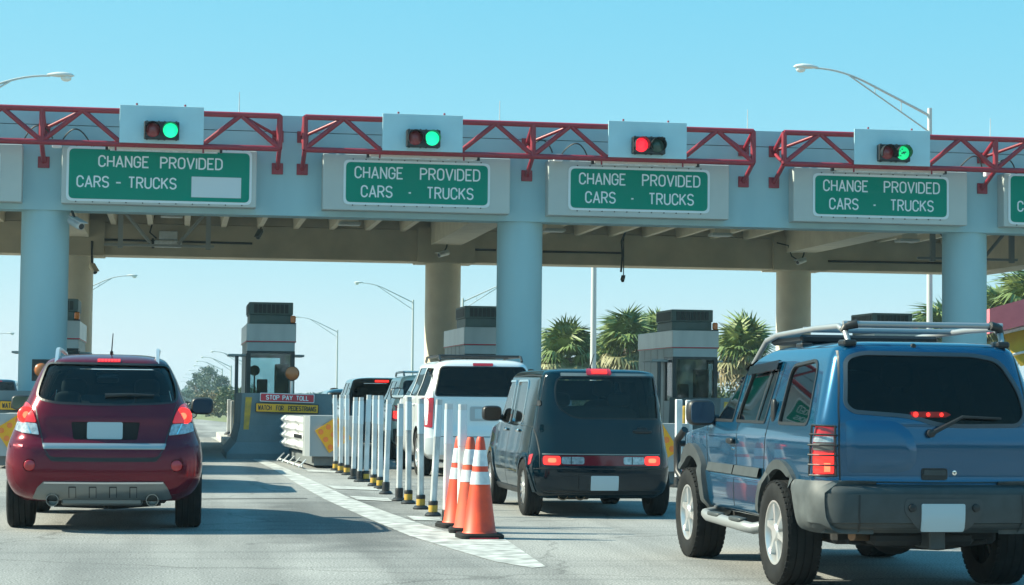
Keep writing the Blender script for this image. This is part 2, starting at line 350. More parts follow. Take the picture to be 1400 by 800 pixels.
for i, x in enumerate([-7.8]+ISL[1:]):
    if x == -7.8: continue
    mb = MB(); p = rpoly([(x-1.02, 47.5), (x+1.02, 47.5), (x+1.02, 64), (x-1.02, 64)], [.2, .2, .9, .9]); mb.prism(p, -.02, .16, 'z'); struct(mb.obj('toll_island', KERB))

# ------------------------------------------------------------------ toll canopy
Y0 = 43.9; ZB = 5.16; ZT = 7.31; YB = 56.5
can = thing('toll_canopy', 'long pale concrete toll plaza canopy on round columns spanning all the lanes', 'canopy', (7.37, 43.9, 0))
ox, oy = 7.37, 43.9
def cp(mb, name, m, smooth=None):
    mb.v = [(a-ox, b-oy, c) for a, b, c in mb.v]; return mb.obj(name, m, can, smooth)
XL, XR = -16., 23.6
cp(MB().box(XL, XR, Y0, Y0+.6, ZB, ZT-.36), 'front_beam', WHITE)
cp(MB().box(XL, XR, Y0+.03, Y0+.6, ZT-.352, ZT-.345), 'coping_joint', SEAL)
cp(MB().box(XL, XR, Y0-.004, Y0+.6, ZT-.345, ZT), 'coping', WHITE)
cp(MB().box(XL, XR, YB, YB+1.05, 5.06, 5.93), 'back_girder', TANC)
cp(MB().box(XL, XR, YB+.02, YB+1.05, 5.945, 6.9), 'back_upstand', TANC)
cp(MB().box(XL, XR, Y0+.6, YB, 6.42, 6.62), 'roof_slab', TANC)
cp(MB().box(XR-.9, XR, Y0+.6, YB, 5.06, 6.42), 'end_girder', TANC)
col_me = {}
for k, x in enumerate((-12.9, -2.77, 7.37, 17.59)):
    b = MB().lathe([(.5, -.1), (.5, ZB+.004)], (0, 0, 0), 'z', 48) if 'f' not in col_me else None
    if b: col_me['f'] = b.mesh('column', WHITE, 40)
    o = link('column', col_me['f'], can, (x+{-2.77: 0, 7.37: .08, 17.59: .17}.get(x, -.08)-ox, Y0+.53-oy, 0))
    b = MB().lathe([(.5, -.1), (.5, 5.064)], (0, 0, 0), 'z', 48) if 'b' not in col_me else None
    if b: col_me['b'] = b.mesh('back_column', TANP, 40)
    link('back_column', col_me['b'], can, (x+.02-ox, YB+.55-oy, 0))
    cp(MB().box(x-.78, x+.82, YB-.16, YB+1.1, 5.03, 6.0), 'column_block', TANC)
    cp(MB().box(x-.42, x+.42, Y0+1.06, YB+.01, 5.52, 6.42), 'cross_beam', TANP)
jm = None; x = XL+.5
while x < XR-1:
    if min(abs(x-c) for c in (-12.9, -2.77, 7.37, 17.59)) > .6:
        if jm is None:
            jb = MB(); jb.prism([(-.07, 5.88), (.07, 5.88), (.12, 6.42), (-.12, 6.42)], 0, YB-Y0-.6, 'y'); jm = jb.mesh('joist', TANP)
        link('joist', jm, can, (x-ox, .6, 0))
    x += .985
# lightning rods on the beam
for i, (px, y0, y1, lb) in enumerate(((327, 126, 152, 'thin lightning rod on the beam above the leftmost green sign'), (683, 138, 166, 'thin lightning rod on the beam between the second and third signal panels'),
                              (1022, 150, 182, 'thin lightning rod on the beam over the right end of the third sign'), (1354, 162, 192, 'thin lightning rod on the beam at the far right end'))):
    p = at(px, y1, Y0+.5); q = at(px, y0, Y0+.5)
    r = MB().tube([(0, 0, -.3+ZT-p.z if False else 0), (0, 0, q.z-ZT)], [.014, .008], 6).add([(-.05, -.05, .002), (.05, -.05, .002), (.05, .05, .002), (-.05, .05, .002)], [(0, 1, 2, 3)]).obj('lightning_rod', GALV, loc=(p.x, Y0+.5, ZT))
    tag(r, lb, 'lightning rod', 'lightning rods on the beam')

# overhead signs
SIGN_LBL = ['green overhead toll sign cut off at the left edge of the frame', 'green change provided sign with a blank white patch after trucks', 'green change provided sign under the green light left of the middle column',
            'green change provided sign under the lit red signal', 'green change provided sign left of the right hand column', 'green sign cut off by the right edge of the frame']
def sign(xc, k):
    yb = Y0-.38; t = thing('overhead_sign', SIGN_LBL[k], 'sign', (xc, Y0, 0), 0, 'change provided signs on the canopy beam')
    w = 2.02; MB().box(-w, w, -.38, 0, 5.28, 6.48, .012).obj('sign_box', BOXW, t)
    wide = k in (1, 5); hw = 1.92 if wide else 1.58
    z0, z1 = (5.33, 6.475) if wide else (5.40, 6.36)
    MB().prism(rrect(-hw, hw, z0, z1, .12), -.38-.02, -.381, 'y').obj('sign_border', SIGNW, t)
    MB().prism(rrect(-hw+.05, hw-.05, z0+.05, z1-.05, .11), -.4-.004, -.4, 'y').obj('sign_face', GREEN, t)
    bolts = MB()
    for i in range(11):
        xx = -hw+.2+(2*hw-.4)*i/10
        for zz in (z0+.0-.012, z1+.012): bolts.box(xx-.012, xx+.012, -.4, -.382, zz-.012, zz+.012)
    struct(bolts.obj('sign_clips', BLACK, t), 'stuff')
    def word(s, xa, xb, za, zb_):
        n = len(s); k = (xb-xa-st)/max(sum(GW.get(c, 1.) for c in s)+.42*(n-1), .01); x = xa+st/2
        for c in s:
            w = GW.get(c, 1.)*k; b = MB(); lettering(b, c, x-st/2, x+w+st/2, za, zb_, y, st); b.obj('letter', SIGNW, t, fix=False); x += w+.42*k
    y = -.4065; x0 = -hw; W = 2*hw; Z = lambda f: z1-(z1-z0)*f; st = .032
    if wide:
        for s, a, b, c, d in (('CHANGE', .168, .44, .37, .15), ('PROVIDED', .5, .84, .37, .15), ('CARS', .054, .229, .75, .53), ('-', .262, .295, .75, .53), ('TRUCKS', .33, .592, .75, .53)):
            word(s, x0+W*a, x0+W*b, Z(c), Z(d))
        MB().prism([(x0+W*.672, Z(.88)), (x0+W*.942, Z(.88)), (x0+W*.942, Z(.50)), (x0+W*.672, Z(.50))], -.412, -.405, 'y').obj('blank_patch', mat('patch_grey_white', (.56, .62, .65), .5), t)
    else:
        for s, a, b, c, d in (('CHANGE', .073, .402, .415, .14), ('PROVIDED', .517, .932, .415, .14), ('CARS', .117, .333, .835, .56), ('-', .437, .463, .835, .56), ('TRUCKS', .565, .887, .835, .56)):
            word(s, x0+W*a, x0+W*b, Z(c), Z(d))
    return t
sign_x = [-5.45, (at(218.5, 240, Y0-.38)).x, at(570.3, 250, Y0-.38).x, at(874, 260, Y0-.38).x, at(1204.5, 270, Y0-.38).x, 0]
sign_x[0] = at(30, 240, Y0-.38).x-2.02; sign_x[5] = at(1372.5, 270, Y0-.38).x+2.02
for k in range(6): sign(sign_x[k], k)

# red lattice trusses
YT = Y0-.78; zt = 7.19; zb = 6.50
def truss(xc, lbl):
    t = thing('lattice_truss', lbl, 'truss', (xc, Y0, 0), 0, 'red lattice trusses on the canopy beam')
    y = YT-Y0; H = 4.885; r = .072; nodes = [-H+i*(2*H/6) for i in range(7)]; tops = [(nodes[i]+nodes[i+1])/2 for i in range(6)]
    def rod(name, a, b, rr=r): return MB().tube([a, b], rr, 10).obj(name, REDP, t, 50)
    rod('chord', (-H, y, zt), (H, y, zt), .060); rod('chord', (-H, y, zb), (H, y, zb), .060)
    for i in range(6):
        rod('diagonal', (nodes[i]+.02, y, zb+.03), (tops[i]-.03, y, zt-.03), .053); rod('diagonal', (tops[i]+.03, y, zt-.03), (nodes[i+1]-.02, y, zb+.03), .053)
    for x in (-H, 0, H): rod('post', (x, y, zb), (x, y, zt), .062)
    for x in (-H, 0, H):
        rod('bracket_arm', (x, y, zb), (x, -.03, 6.17), .05)
        MB().box(x-.12, x+.12, -.035, 0, 6.04, 6.28, .006).obj('bracket_plate', REDP, t)
        rod('bracket_arm', (x, y, zt), (x, -.03, 6.86), .05); rod('bracket_arm', (x, y, zb), (x, -.03, 6.82), .04)
        MB().box(x-.12, x+.12, -.035, 0, 6.73, 6.98, .006).obj('bracket_plate', REDP, t)
    for x, s in ((-H, 1), (H, -1), (0, 1)): rod('stay', (x, -.03, 6.86), (x+s*1.55/2*1.02, y, zt-.02), .036)
    hang = MB()
    for x in (-3.3, -1.5, 1.5, 3.3): hang.tube([(x, y-.02, zb-.14), (x, y-.02, zb+.12)], .02, 6)
    hang.obj('hanger_pins', REDP, t)
    return t
truss(-2.8, 'red lattice truss over the left column running out of the frame'); truss(7.5, 'whole red lattice truss carrying two signal panels over the middle column'); truss(17.97, 'red lattice truss over the right column running out of the frame')

# signal panels with two-lamp signals
def panel(px0, px1, lbl, red, green, lbl2):
    a = at(px0, 172, YT-.1); b = at(px1, 176, YT-.1); x0, x1 = a.x, b.x; xc = (x0+x1)/2; w = (x1-x0)/2
    p = thing('signal_panel', lbl, 'panel', (xc, YT-.1, 0), 0, 'signal panels on the trusses')
    MB().box(-w, w, -.03, .0, 6.52, 7.31, .006).obj('panel_sheet', PANELW, p)
    MB().box(-w, w, -.02, .02, 6.498, 6.518).obj('panel_trim', REDP, p)
    cl = MB()
    for x in (-w*.6, w*.55): cl.tube([(x, .06, 6.45), (x, .06, 7.36)], .022, 6)
    struct(cl.obj('clamp_bar', REDP, p), 'stuff')
    s = thing('traffic_signal', lbl2, 'traffic light', (xc, YT-.13, 6.78), 0, 'two lamp lane signals')
    MB().box(-.36, .36, -.16, 0, -.185, .185, .015).obj('signal_housing', BLACK, s)
    clips = MB()
    for xx in (-.3, -.06, .06, .3):
        for zz in (-.2, .185): clips.box(xx-.015, xx+.015, -.12, -.05, zz, zz+.015)
    clips.obj('housing_latch', BLACK, s)
    for xx, m, n in ((-.18, red, 'red_lens'), (.18, green, 'green_lens')):
        MB().lathe([(.002, -.215), (.08, -.208), (.13, -.185), (.15, -.162)], (xx, 0, 0), 'y', 24).obj(n, m, s, 60)
        v = MB(); prof = []
        for rr, dy in ((.158, -.16), (.165, -.36), (.158, -.36), (.151, -.16)):
            prof.append([(xx+rr*math.cos(aa), dy+(.1*max(0, -math.sin(aa)) if dy < -.2 else 0), rr*math.sin(aa)) for aa in [rad(-35+250*j/20) for j in range(21)]])
        v.rings(prof+[prof[0]], False); v.obj('visor', BLACK, s, 40)
    return s
panel(163.5, 278.5, 'pale signal panel above the leftmost green sign', SIG_RO, SIG_G, 'lane signal lit green on the leftmost panel')
panel(523, 632.5, 'pale signal panel left of the middle column', SIG_RO, SIG_G, 'lane signal lit green left of the middle column')
panel(831.5, 938.5, 'pale signal panel with its red light showing', SIG_R, SIG_GO, 'lane signal with its red lamp lit and green lamp dark')
SIG_GL = mat('signal_green_led', (.0, .4, .2), .4, emit=(.01, .85, .26), es=.42)
s4 = panel(1167.5, 1271, 'pale signal panel just left of the tall street lamp pole', SIG_RO, SIG_GL, 'lane signal with a patchy green lamp on the rightmost panel')
pb = MB()
for i in range(14):
    a = random.random()*2*PI; r = random.random()*.10
    x, z = .18+r*math.cos(a), r*math.sin(a); pb.box(x-.014, x+.014, -.222, -.2, z-.009, z+.009)
struct(pb.obj('dead_led_patch', SIG_GO, s4), 'stuff')
# sign lights, junction boxes and cables under the trusses
for k, (pa, pbx, lb) in enumerate(((148, 300, 'leftmost sign'), (505, 652, 'sign left of the middle column'), (812, 952, 'sign under the red signal'), (1140, 1290, 'sign left of the right hand column'))):
    a = at(pa, 210, Y0-.6); b = at(pbx, 210, Y0-.6); t = thing('sign_light', 'slim fluorescent light bar over the '+lb, 'light', ((a.x+b.x)/2, Y0-.6, 6.41), 0, 'light bars above the signs')
    w = (b.x-a.x)/2; MB().box(-w, w, -.07, .07, 0, .05, .008).obj('fixture_body', mat('fixture_cream', (.66, .62, .58), .5), t); MB().box(-w+.04, w-.04, -.05, .05, -.03, -.002).obj('diffuser', REFLW, t)
    MB().box(-w-.06, -w-.004, -.05, .05, -.02, .06).box(w+.004, w+.06, -.05, .05, -.02, .06).obj('end_bracket', BLACK, t)
for px, py, lb in ((78, 197, 'small white floodlight beside the left column top'), (763, 216, 'small white floodlight beside the middle column top'), (1352, 237, 'small white floodlight beside the right column top')):
    a = at(px, py, Y0-.4); t = thing('floodlight', lb, 'floodlight', (a.x, Y0, a.z), 0, 'small floodlights on the beam')
    MB().box(-.1, .1, -.45, -.3, -.08, .08, .015).obj('lamp_body', mat('flood_white', (.8, .83, .85), .3), t); MB().tube([(0, -.3, 0), (0, 0, .05)], .02, 6).obj('bracket', GALV, t)
    for s, n in ((-1, 26), (1, 26)):
        pts = []
        for i in range(n):
            u = i/(n-1); pts.append((s*(.10+.62*u), -.25-.25*math.sin(u*PI), .05+.30*math.sin(u*PI)**.8-.14*u+(.05 if s < 0 else 0)))
        tag(MB().tube(pts, .016, 6).obj('cable_loop', WIRE, loc=(a.x, Y0, a.z+.03), smooth=60), ('black cable looping %s from the ' % ('left' if s < 0 else 'right'))+lb.replace('small white ', ''), 'cable', 'cable loops by the floodlights')

# under-canopy cameras, conduits, light
def cctv(px, py, Y, lbl, yaw, pitch, s=1., up=.5, mcol=None):
    a = at(px, py, Y); t = thing('security_camera', lbl, 'camera', a, yaw, 'security cameras on the canopy')
    q = Matrix.Rotation(rad(pitch), 4, 'X'); mbx = MB().lathe([(.055*s, -.2*s), (.07*s, -.19*s), (.07*s, .15*s), (.05*s, .17*s)], (0, 0, 0), 'y', 14)
    mbx.box(-.08*s, .08*s, -.26*s, .14*s, .07*s, .085*s); mbx.v = [tuple(q @ Vector(v)) for v in mbx.v]; mbx.obj('camera_body', mcol or GALV, t, 40)
    l = MB().lathe([(.004, -.205*s), (.05*s, -.203*s), (.05*s, -.198*s)], (0, 0, 0), 'y', 14); l.v = [tuple(q @ Vector(v)) for v in l.v]; l.obj('camera_lens', BLACK, t)
    MB().tube([(0, .02*s, .07*s), (0, .1*s, .2*s), (0, .12*s, up)], .022*s, 6).obj('mount', WIRE, t, 50)
DKG = mat('camera_dark', (.08, .1, .1), .5)
cctv(103, 305, Y0-.1, 'blue grey security camera on the left column head', rad(35), 20, 1.25, .25)
cctv(127, 367, YB-.5, 'security camera hanging below the girder behind the left column', rad(25), 35, 1., .75, TANP)
cctv(355, 320, YB-.5, 'security camera hung under the roof right of the leftmost sign', rad(-25), 40, .9, .5, DKG)
cctv(607, 347, YB-.45, 'security camera on the girder block behind the middle column', rad(-55), 15, 1., .3)
cctv(852, 381, YB-.3, 'security camera dangling lowest on a cable right of the middle column', rad(-20), 30, .7, 1.2, DKG)
cctv(1096, 357, YB-.45, 'security camera on the girder block left of the right column', rad(-55), 15, 1., .3)
def wire(name, pts, r, m, lbl, cat, grp): tag(MB().tube(pts, r, 6).obj(name, m, smooth=60), lbl, cat, grp)
CG = 'conduits on the back girder'
for pa, pb_, lb in (((126, 327), (345, 333), 'long dark conduit on the back girder behind the leftmost sign'), ((640, 341), (678, 342), 'short dark conduit stub beside the middle column'), ((742, 344), (850, 346), 'thin conduit on the girder right of the middle column'), ((1125, 357), (1400, 362), 'dark conduit along the girder behind the right column')):
    wire('conduit', [at(*pa, YB-.05), at(*pb_, YB-.05)], .03, WIRE, lb, 'conduit', CG)
wire('drop_cable', [at(127, 330, YB-.2), at(126, 345, YB-.2), at(127, 360, YB-.4)], .018, WIRE, 'cable dropping to the camera behind the left column', 'cable', 'drop cables')
wire('drop_cable', [at(856, 315, YB-.5), at(850, 330, YB-.3), at(851, 350, YB-.3), at(849, 372, YB-.3)], .03, WIRE, 'kinked cable dropping to the lowest camera', 'cable', 'drop cables')
wire('drop_cable', [at(211, 295, YB-.5), at(205, 318, YB-.3), at(214, 326, YB-.3)], .022, WIRE, 'cable feeding the grey light box behind the leftmost sign', 'cable', 'drop cables')
wire('drop_cable', [at(1062, 332, YB-.4), at(1078, 336, YB-.4), at(1082, 350, YB-.4), at(1094, 358, YB-.4)], .02, WIRE, 'cable snaking to the camera left of the right column', 'cable', 'drop cables')
p = at(230, 329, YB-.35); t = thing('canopy_light', 'grey box light fixture on the girder behind the leftmost sign', 'light', p)
MB().box(-.25, .25, -.12, .3, .02, .26, .02).obj('ballast_box', GALV, t); MB().box(-.37, .37, -.1, .1, -.19, -.0, .03).obj('lamp_tube_cover', REFLW, t); MB().box(-.44, -.375, -.08, .3, -.2, .05).obj('end_bracket', WIRE, t)
def hang_frame(xs_, lbl, Yf):
    t = thing('hanging_frame', lbl, 'steel frame', (xs_[0], Yf, 0), 0, 'steel frames hung under the roof')
    w = xs_[1]-xs_[0]
    for x, s in ((0, 1), (w, -1)):
        MB().box(x-.06, x+.06, -.06, .06, 4.95, 6.42).obj('hanger', GALVD, t); MB().tube([(x+s*.05, 0, 5.9), (x+s*.75, 0, 5.08)], .045, 6).obj('brace', GALVD, t)
    MB().box(-.4, w+.15, -.05, .05, 5.0, 5.06).obj('cross_bar', GALVD, t)
GALVD = mat('dark_steel', (.14, .16, .165), .6)
a = at(1275, 345, 50.5); b = at(1383, 345, 50.5); hang_frame((a.x, b.x), 'dark steel frame hung under the roof behind the right column', 50.5)
GALVD2 = GALVD; a = at(165, 310, 52); b = at(285, 310, 52); GALVD = mat('grey_steel', (.30, .32, .31), .6); hang_frame((a.x, b.x), 'grey steel frame hung under the roof behind the leftmost sign', 52)
for i, (px, py) in enumerate(((235, 293), (478, 304), (757, 313), (985, 319), (1240, 327))):
    p = at(px, py, 53.5); t = thing('roof_fixture', ['small grey box fixture under the roof behind the leftmost sign', 'small grey box fixture under the roof left of the middle column', 'small grey box fixture just right of the middle column', 'small grey box fixture under the roof below the third sign', 'small grey box fixture under the roof near the right column'][i], 'fixture', p, 0, 'box fixtures under the roof')
    MB().box(-.22, .22, -.2, .2, .0, 6.42-p.z, .0).obj('fixture_box', TANP, t); MB().box(-.28, .28, -.25, .25, -.08, -.004, .01).obj('fixture_lens', BOXW, t)

# ------------------------------------------------------------------ toll booths
GLB = glass('booth_glass', (.72, .84, .86), .07)
def booth():
    t = thing('toll_booth', 'toll booth', 'toll booth', (0, 0, 0), 0, 'toll booths on the islands')
    w, d = .56, 3.7; FR = mat('booth_frame_dark', (.02, .035, .04), .4)
    MB().box(-w, w, 0, d, .16, 1.42).obj('lower_wall', BOOTHP, t)
    for x in (-w, w-.05): MB().box(x, x+.05, .9, d, 1.424, 2.5).obj('side_wall', BOOTHP, t)
    bw = MB(); bw.box(-w+.051, -w+.16, d-.05, d, 1.424, 2.5).box(w-.16, w-.051, d-.05, d, 1.424, 2.5).box(-w+.161, w-.161, d-.05, d, 2.40, 2.5); bw.obj('back_wall', BOOTHP, t)
    MB().box(-w+.161, w-.161, d-.03, d-.018, 1.43, 2.40).obj('back_pane', GLB, t); MB().tube([(-.30, 2.0, 1.424), (-.30, 2.0, 1.95)], .02, 6).lathe([(.13, -.03), (.13, .03)], (-.30, 1.98, 2.06), 'y', 16).obj('desk_fan', DARKIN, t)
    seams = MB()
    for y in (.9, 1.6, 2.3, 3.0): seams.box(-w-.004, -w-.001, y, y+.012, .2, 3.1)
    seams.obj('panel_seam', SEAL, t)
    for x in (-w, w-.09):
        MB().box(x, x+.09, 0, .09, 1.422, 2.44).obj('window_post', FR, t)
    for x in (-w, w-.06): MB().box(x, x+.06, .8, .898, 1.424, 2.44).obj('window_post', FR, t)
    MB().box(-w, w, 0, .9, 2.441, 2.5).obj('window_head', FR, t)
    MB().box(-w+.05, w-.05, .02, .06, 1.424, 1.49).obj('window_sill', FR, t)
    MB().box(-w+.09, w-.09, .03, .045, 1.49, 2.44).obj('window_pane', GLB, t)
    for x in (-w+.03, w-.04): MB().box(x, x+.012, .09, .8, 1.43, 2.44).obj('window_pane', GLB, t)
    MB().box(-.42, .42, .25, .75, 1.424, 1.47).obj('counter', DARKIN, t)
    MB().box(-.30, -.05, .4, .55, 1.47, 1.84, .02).obj('monitor', DARKIN, t); MB().box(.12, .44, .35, .7, 1.47, 2.2, .02).obj('cash_cabinet', DARKIN, t)
    MB().box(-w+.005, w-.005, .0, d, 2.502, 2.70).obj('lower_fascia', BOOTHP, t)
    MB().box(-w-.02, w+.02, -.025, d+.02, 2.70, 3.14, .008).obj('upper_fascia', STEEL, t)
    MB().box(-w-.026, w+.026, -.032, d+.03, 2.71, 2.735).obj('red_stripe', RSIGN, t)
    MB().box(-.50, .50, .35, 1.9, 3.14, 3.36, .01).obj('plinth', HVACM, t)
    h = MB().box(-.52, .52, .3, 1.95, 3.362, 3.66, .015).obj('air_conditioner', HVACM, t)
    lv = MB()
    for i in range(8):
        x = -.40+i*.103; lv.box(x, x+.085, .285, .299, 3.40, 3.61)
    for i in range(12):
        y = .42+i*.12; lv.box(-.534, -.521, y, y+.09, 3.40, 3.61)
    struct(lv.obj('louvre', HVACD, h), 'stuff')
    bc = MB().box(.44, .58, .0, .14, 3.142, 3.17).obj('beacon_base', BLACK, t); MB().box(.45, .57, .01, .13, 3.17, 3.34, .025).obj('beacon_lens', AMBER, bc)
    MB().box(-w-.42, -w-.001, .4, 1.6, 2.38, 2.43, .01).obj('awning', BOOTHP, t); MB().box(w+.001, w+.25, .4, 1.6, 2.38, 2.43, .01).obj('awning', BOOTHP, t)
    MB().tube([(-w-.22, .5, .16), (-w-.22, .5, 2.38)], .045, 8).obj('awning_post', GALVD2, t)
    return t
b0 = booth(); YBO = 48.4
b0.location = (2.22, YBO, -.15); b0['label'] = 'toll booth behind the stop pay toll sign'
dup(b0, (-2.77, YBO, -.15), 0, 'toll booth half hidden behind the leftmost column'); dup(b0, (7.37, YBO, -.15), 0, 'toll booth behind the white SUV, partly hidden by the middle column')
dup(b0, (12.47, YBO, -.15), 0, 'toll booth between the black boxy car and the blue SUV'); dup(b0, (17.59, YBO, -.15), 0, 'toll booth of which only the roof unit shows over the blue SUV')

# crash walls, attenuators, beacons, pay signs on each island
def island_set(x, dy, lab2, signs=1, adx=.05, arot=0., ady=None):
    yc = 42.6+dy; ady = dy if ady is None else ady
    c = thing('crash_wall', 'grey concrete crash wall '+lab2, 'barrier', (x, yc, 0), 0, 'crash walls in front of the booths')
    b = MB(); pr = lambda z, k: [(-.95-k, -k*.6, z), (.95+k, -k*.6, z), (.95+k, 4.6, z), (-.95-k, 4.6, z)]
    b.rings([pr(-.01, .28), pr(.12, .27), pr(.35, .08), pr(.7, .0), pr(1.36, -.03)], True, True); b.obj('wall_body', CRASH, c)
    st = MB(); st.prism([(-.90, .36), (-.80, .36), (-.72, 1.28), (-.85, 1.28)], -.012, .02, 'y'); st.obj('yellow_stripe', YELLOW, c)
    if signs == 1:
        s = thing('pay_toll_sign', 'red stop pay toll sign '+lab2, 'sign', (x+.0, yc-.03, 1.2), 0, 'stop pay toll signs')
        MB().prism(rrect(-.56, .56, -.02, .16, .02), -.02, 0, 'y').obj('sign_border', SIGNW, s); MB().prism(rrect(-.545, .545, -.005, .145, .015), -.024, -.0205, 'y').obj('sign_face', RSIGN, s)
        L = MB()
        for wd, a, e in (('STOP', -.44, -.16), ('PAY', -.10, .11), ('TOLL', .18, .44)): lettering(L, wd, a, e, .02, .12, -.0265, .017)
        struct(L.obj('lettering', SIGNW, s, fix=False), 'stuff'); s.rotation_euler = (0, rad(1.2), 0)
    if signs:
        s = thing('pedestrian_sign', 'yellow watch for pedestrians sign '+lab2, 'sign', (x+.0, yc-.04, .99), 0, 'watch for pedestrians signs')
        MB().prism(rrect(-.65, .65, -.03, .16, .02), -.02, 0, 'y').obj('sign_plate', BLACK, s); MB().prism(rrect(-.635, .635, -.017, .147, .015), -.024, -.0205, 'y').obj('sign_face', YSIGN, s)
        L = MB()
        for wd, a, e in (('WATCH', -.60, -.32), ('FOR', -.23, -.07), ('PEDESTRIANS', .02, .60)): lettering(L, wd, a, e, .012, .118, -.0265, .016)
        struct(L.obj('lettering', BLACK, s, fix=False), 'stuff'); s.rotation_euler = (0, rad(1.2), 0)
    bn = thing('warning_beacon', 'amber flasher lamp '+lab2, 'beacon', (x+.12, yc+.5, 1.36), 0, 'amber flashers on the crash walls')
    MB().tube([(0, 0, 0), (0, 0, .26)], .04, 8).obj('stem', SILVER, bn); MB().lathe([(.05, .12), (.15, .08), (.155, -.06), (.15, -.08)], (0, 0, .42), 'y', 20).obj('lamp_case', BLACK, bn, 50)
    MB().lathe([(.004, -.14), (.08, -.125), (.13, -.095), (.14, -.08)], (0, 0, .42), 'y', 20).obj('lens', AMBER_D, bn, 60)
    if signs == 2: MB().box(-.2, .2, .085, .12, .2, .64, .01).obj('backboard', BLACK, bn)
    # guard-rail crash cushion
    a = thing('crash_cushion', 'guard rail crash cushion '+lab2, 'crash cushion', (x+adx, 37.65+ady, 0), rad(arot), 'crash cushions ahead of the booths')
    for s in (-1, 1):
        b = MB(); prof = []
        for i in range(33):
            u = i/32; z = .30+.62*u; k = .034*math.sin(u*PI*8-PI/2)+.034; prof.append((k, z))
        for j, (ya, yb_, off) in enumerate(((0.25, 1.9, .0), (1.7, 3.3, .015), (3.1, 4.5, .03))):
            b.rings([[(s*(.46+off+(k if yy_ > .3 else .03)), yy_, z) for k, z in prof] for yy_ in ((.12, .55, yb_) if ya < .3 else (ya, yb_))], False)
        b.obj('rail_panel', mat('pale_galvanised', (.72, .74, .74), .45, .25), a, 40)
    n = MB(); pl = [(-.52, .5), (-.52, .12), (-.44, .02), (-.3, -.02), (.3, -.02), (.44, .02), (.52, .12), (.52, .5)]
    n.rings([[(px_, py_, z) for px_, py_ in pl] for z in (.22, .25, .93, .96)], False); n.add([(px_, py_, .96) for px_, py_ in pl], [tuple(range(len(pl)))])
    n.obj('nose', mat('nose_grey', (.34, .37, .38), .5, .2), a, 30)
    MB().box(-.46, .46, .5, 4.5, .86, .93).obj('top_tray', GALV, a); MB().box(-.35, .35, .1, 4.5, .05, .24).obj('base_rail', GALVD2, a)
    bolts = MB()
    for i in range(7): bolts.box(-.565, -.545, .4+i*.2, .46+i*.2, .53, .60)
    struct(bolts.obj('rail_bolts', BLACK, a), 'stuff')
    mk = MB().prism([(0, -.345), (.345, 0), (0, .345), (-.345, 0)], -.02, 0, 'y').obj('object_marker', YSIGN, a, loc=(-.02, -.03, .62)); mk.rotation_euler = (0, rad(12), 0)
    dots = MB()
    for i in (-1, 0, 1):
        for j in (-1, 0, 1):
            u, v = i*.165, j*.165; dots.lathe([(.002, -.028), (.045, -.026), (.05, -.0205)], ((u+v)*.707, 0, (v-u)*.707), 'y', 12)
    dots.obj('reflector_dot', mat('marker_dot_orange', (.80, .20, .03), .4), mk)
    if x < 5:
        f = thing('anchor_rack', 'white slanted anchor bars '+lab2, 'steel bars', (x+adx-.62, 37.3+ady, 0), rad(arot), 'anchor bars beside the crash cushions')
        for i in range(5): MB().tube([(-.02, .25+i*1.0, .015), (.13, .35+i*1.0, .16)], .016, 6).obj('bar', POSTW, f)
        MB().box(.03, .055, .1, 4.6, .03, .06).obj('bar_rail', POSTW, f)
    return c
island_set(2.3, 0, adx=.60, arot=2.7, lab2='in front of the fully visible booth left of centre')
island_set(-2.77, -.8, 'by the left column, half hidden by the red SUV', signs=2)
island_set(7.37, 0, 'behind the black boxy car', ady=-6.6)
island_set(12.47, 0, 'hidden behind the blue SUV', 0)

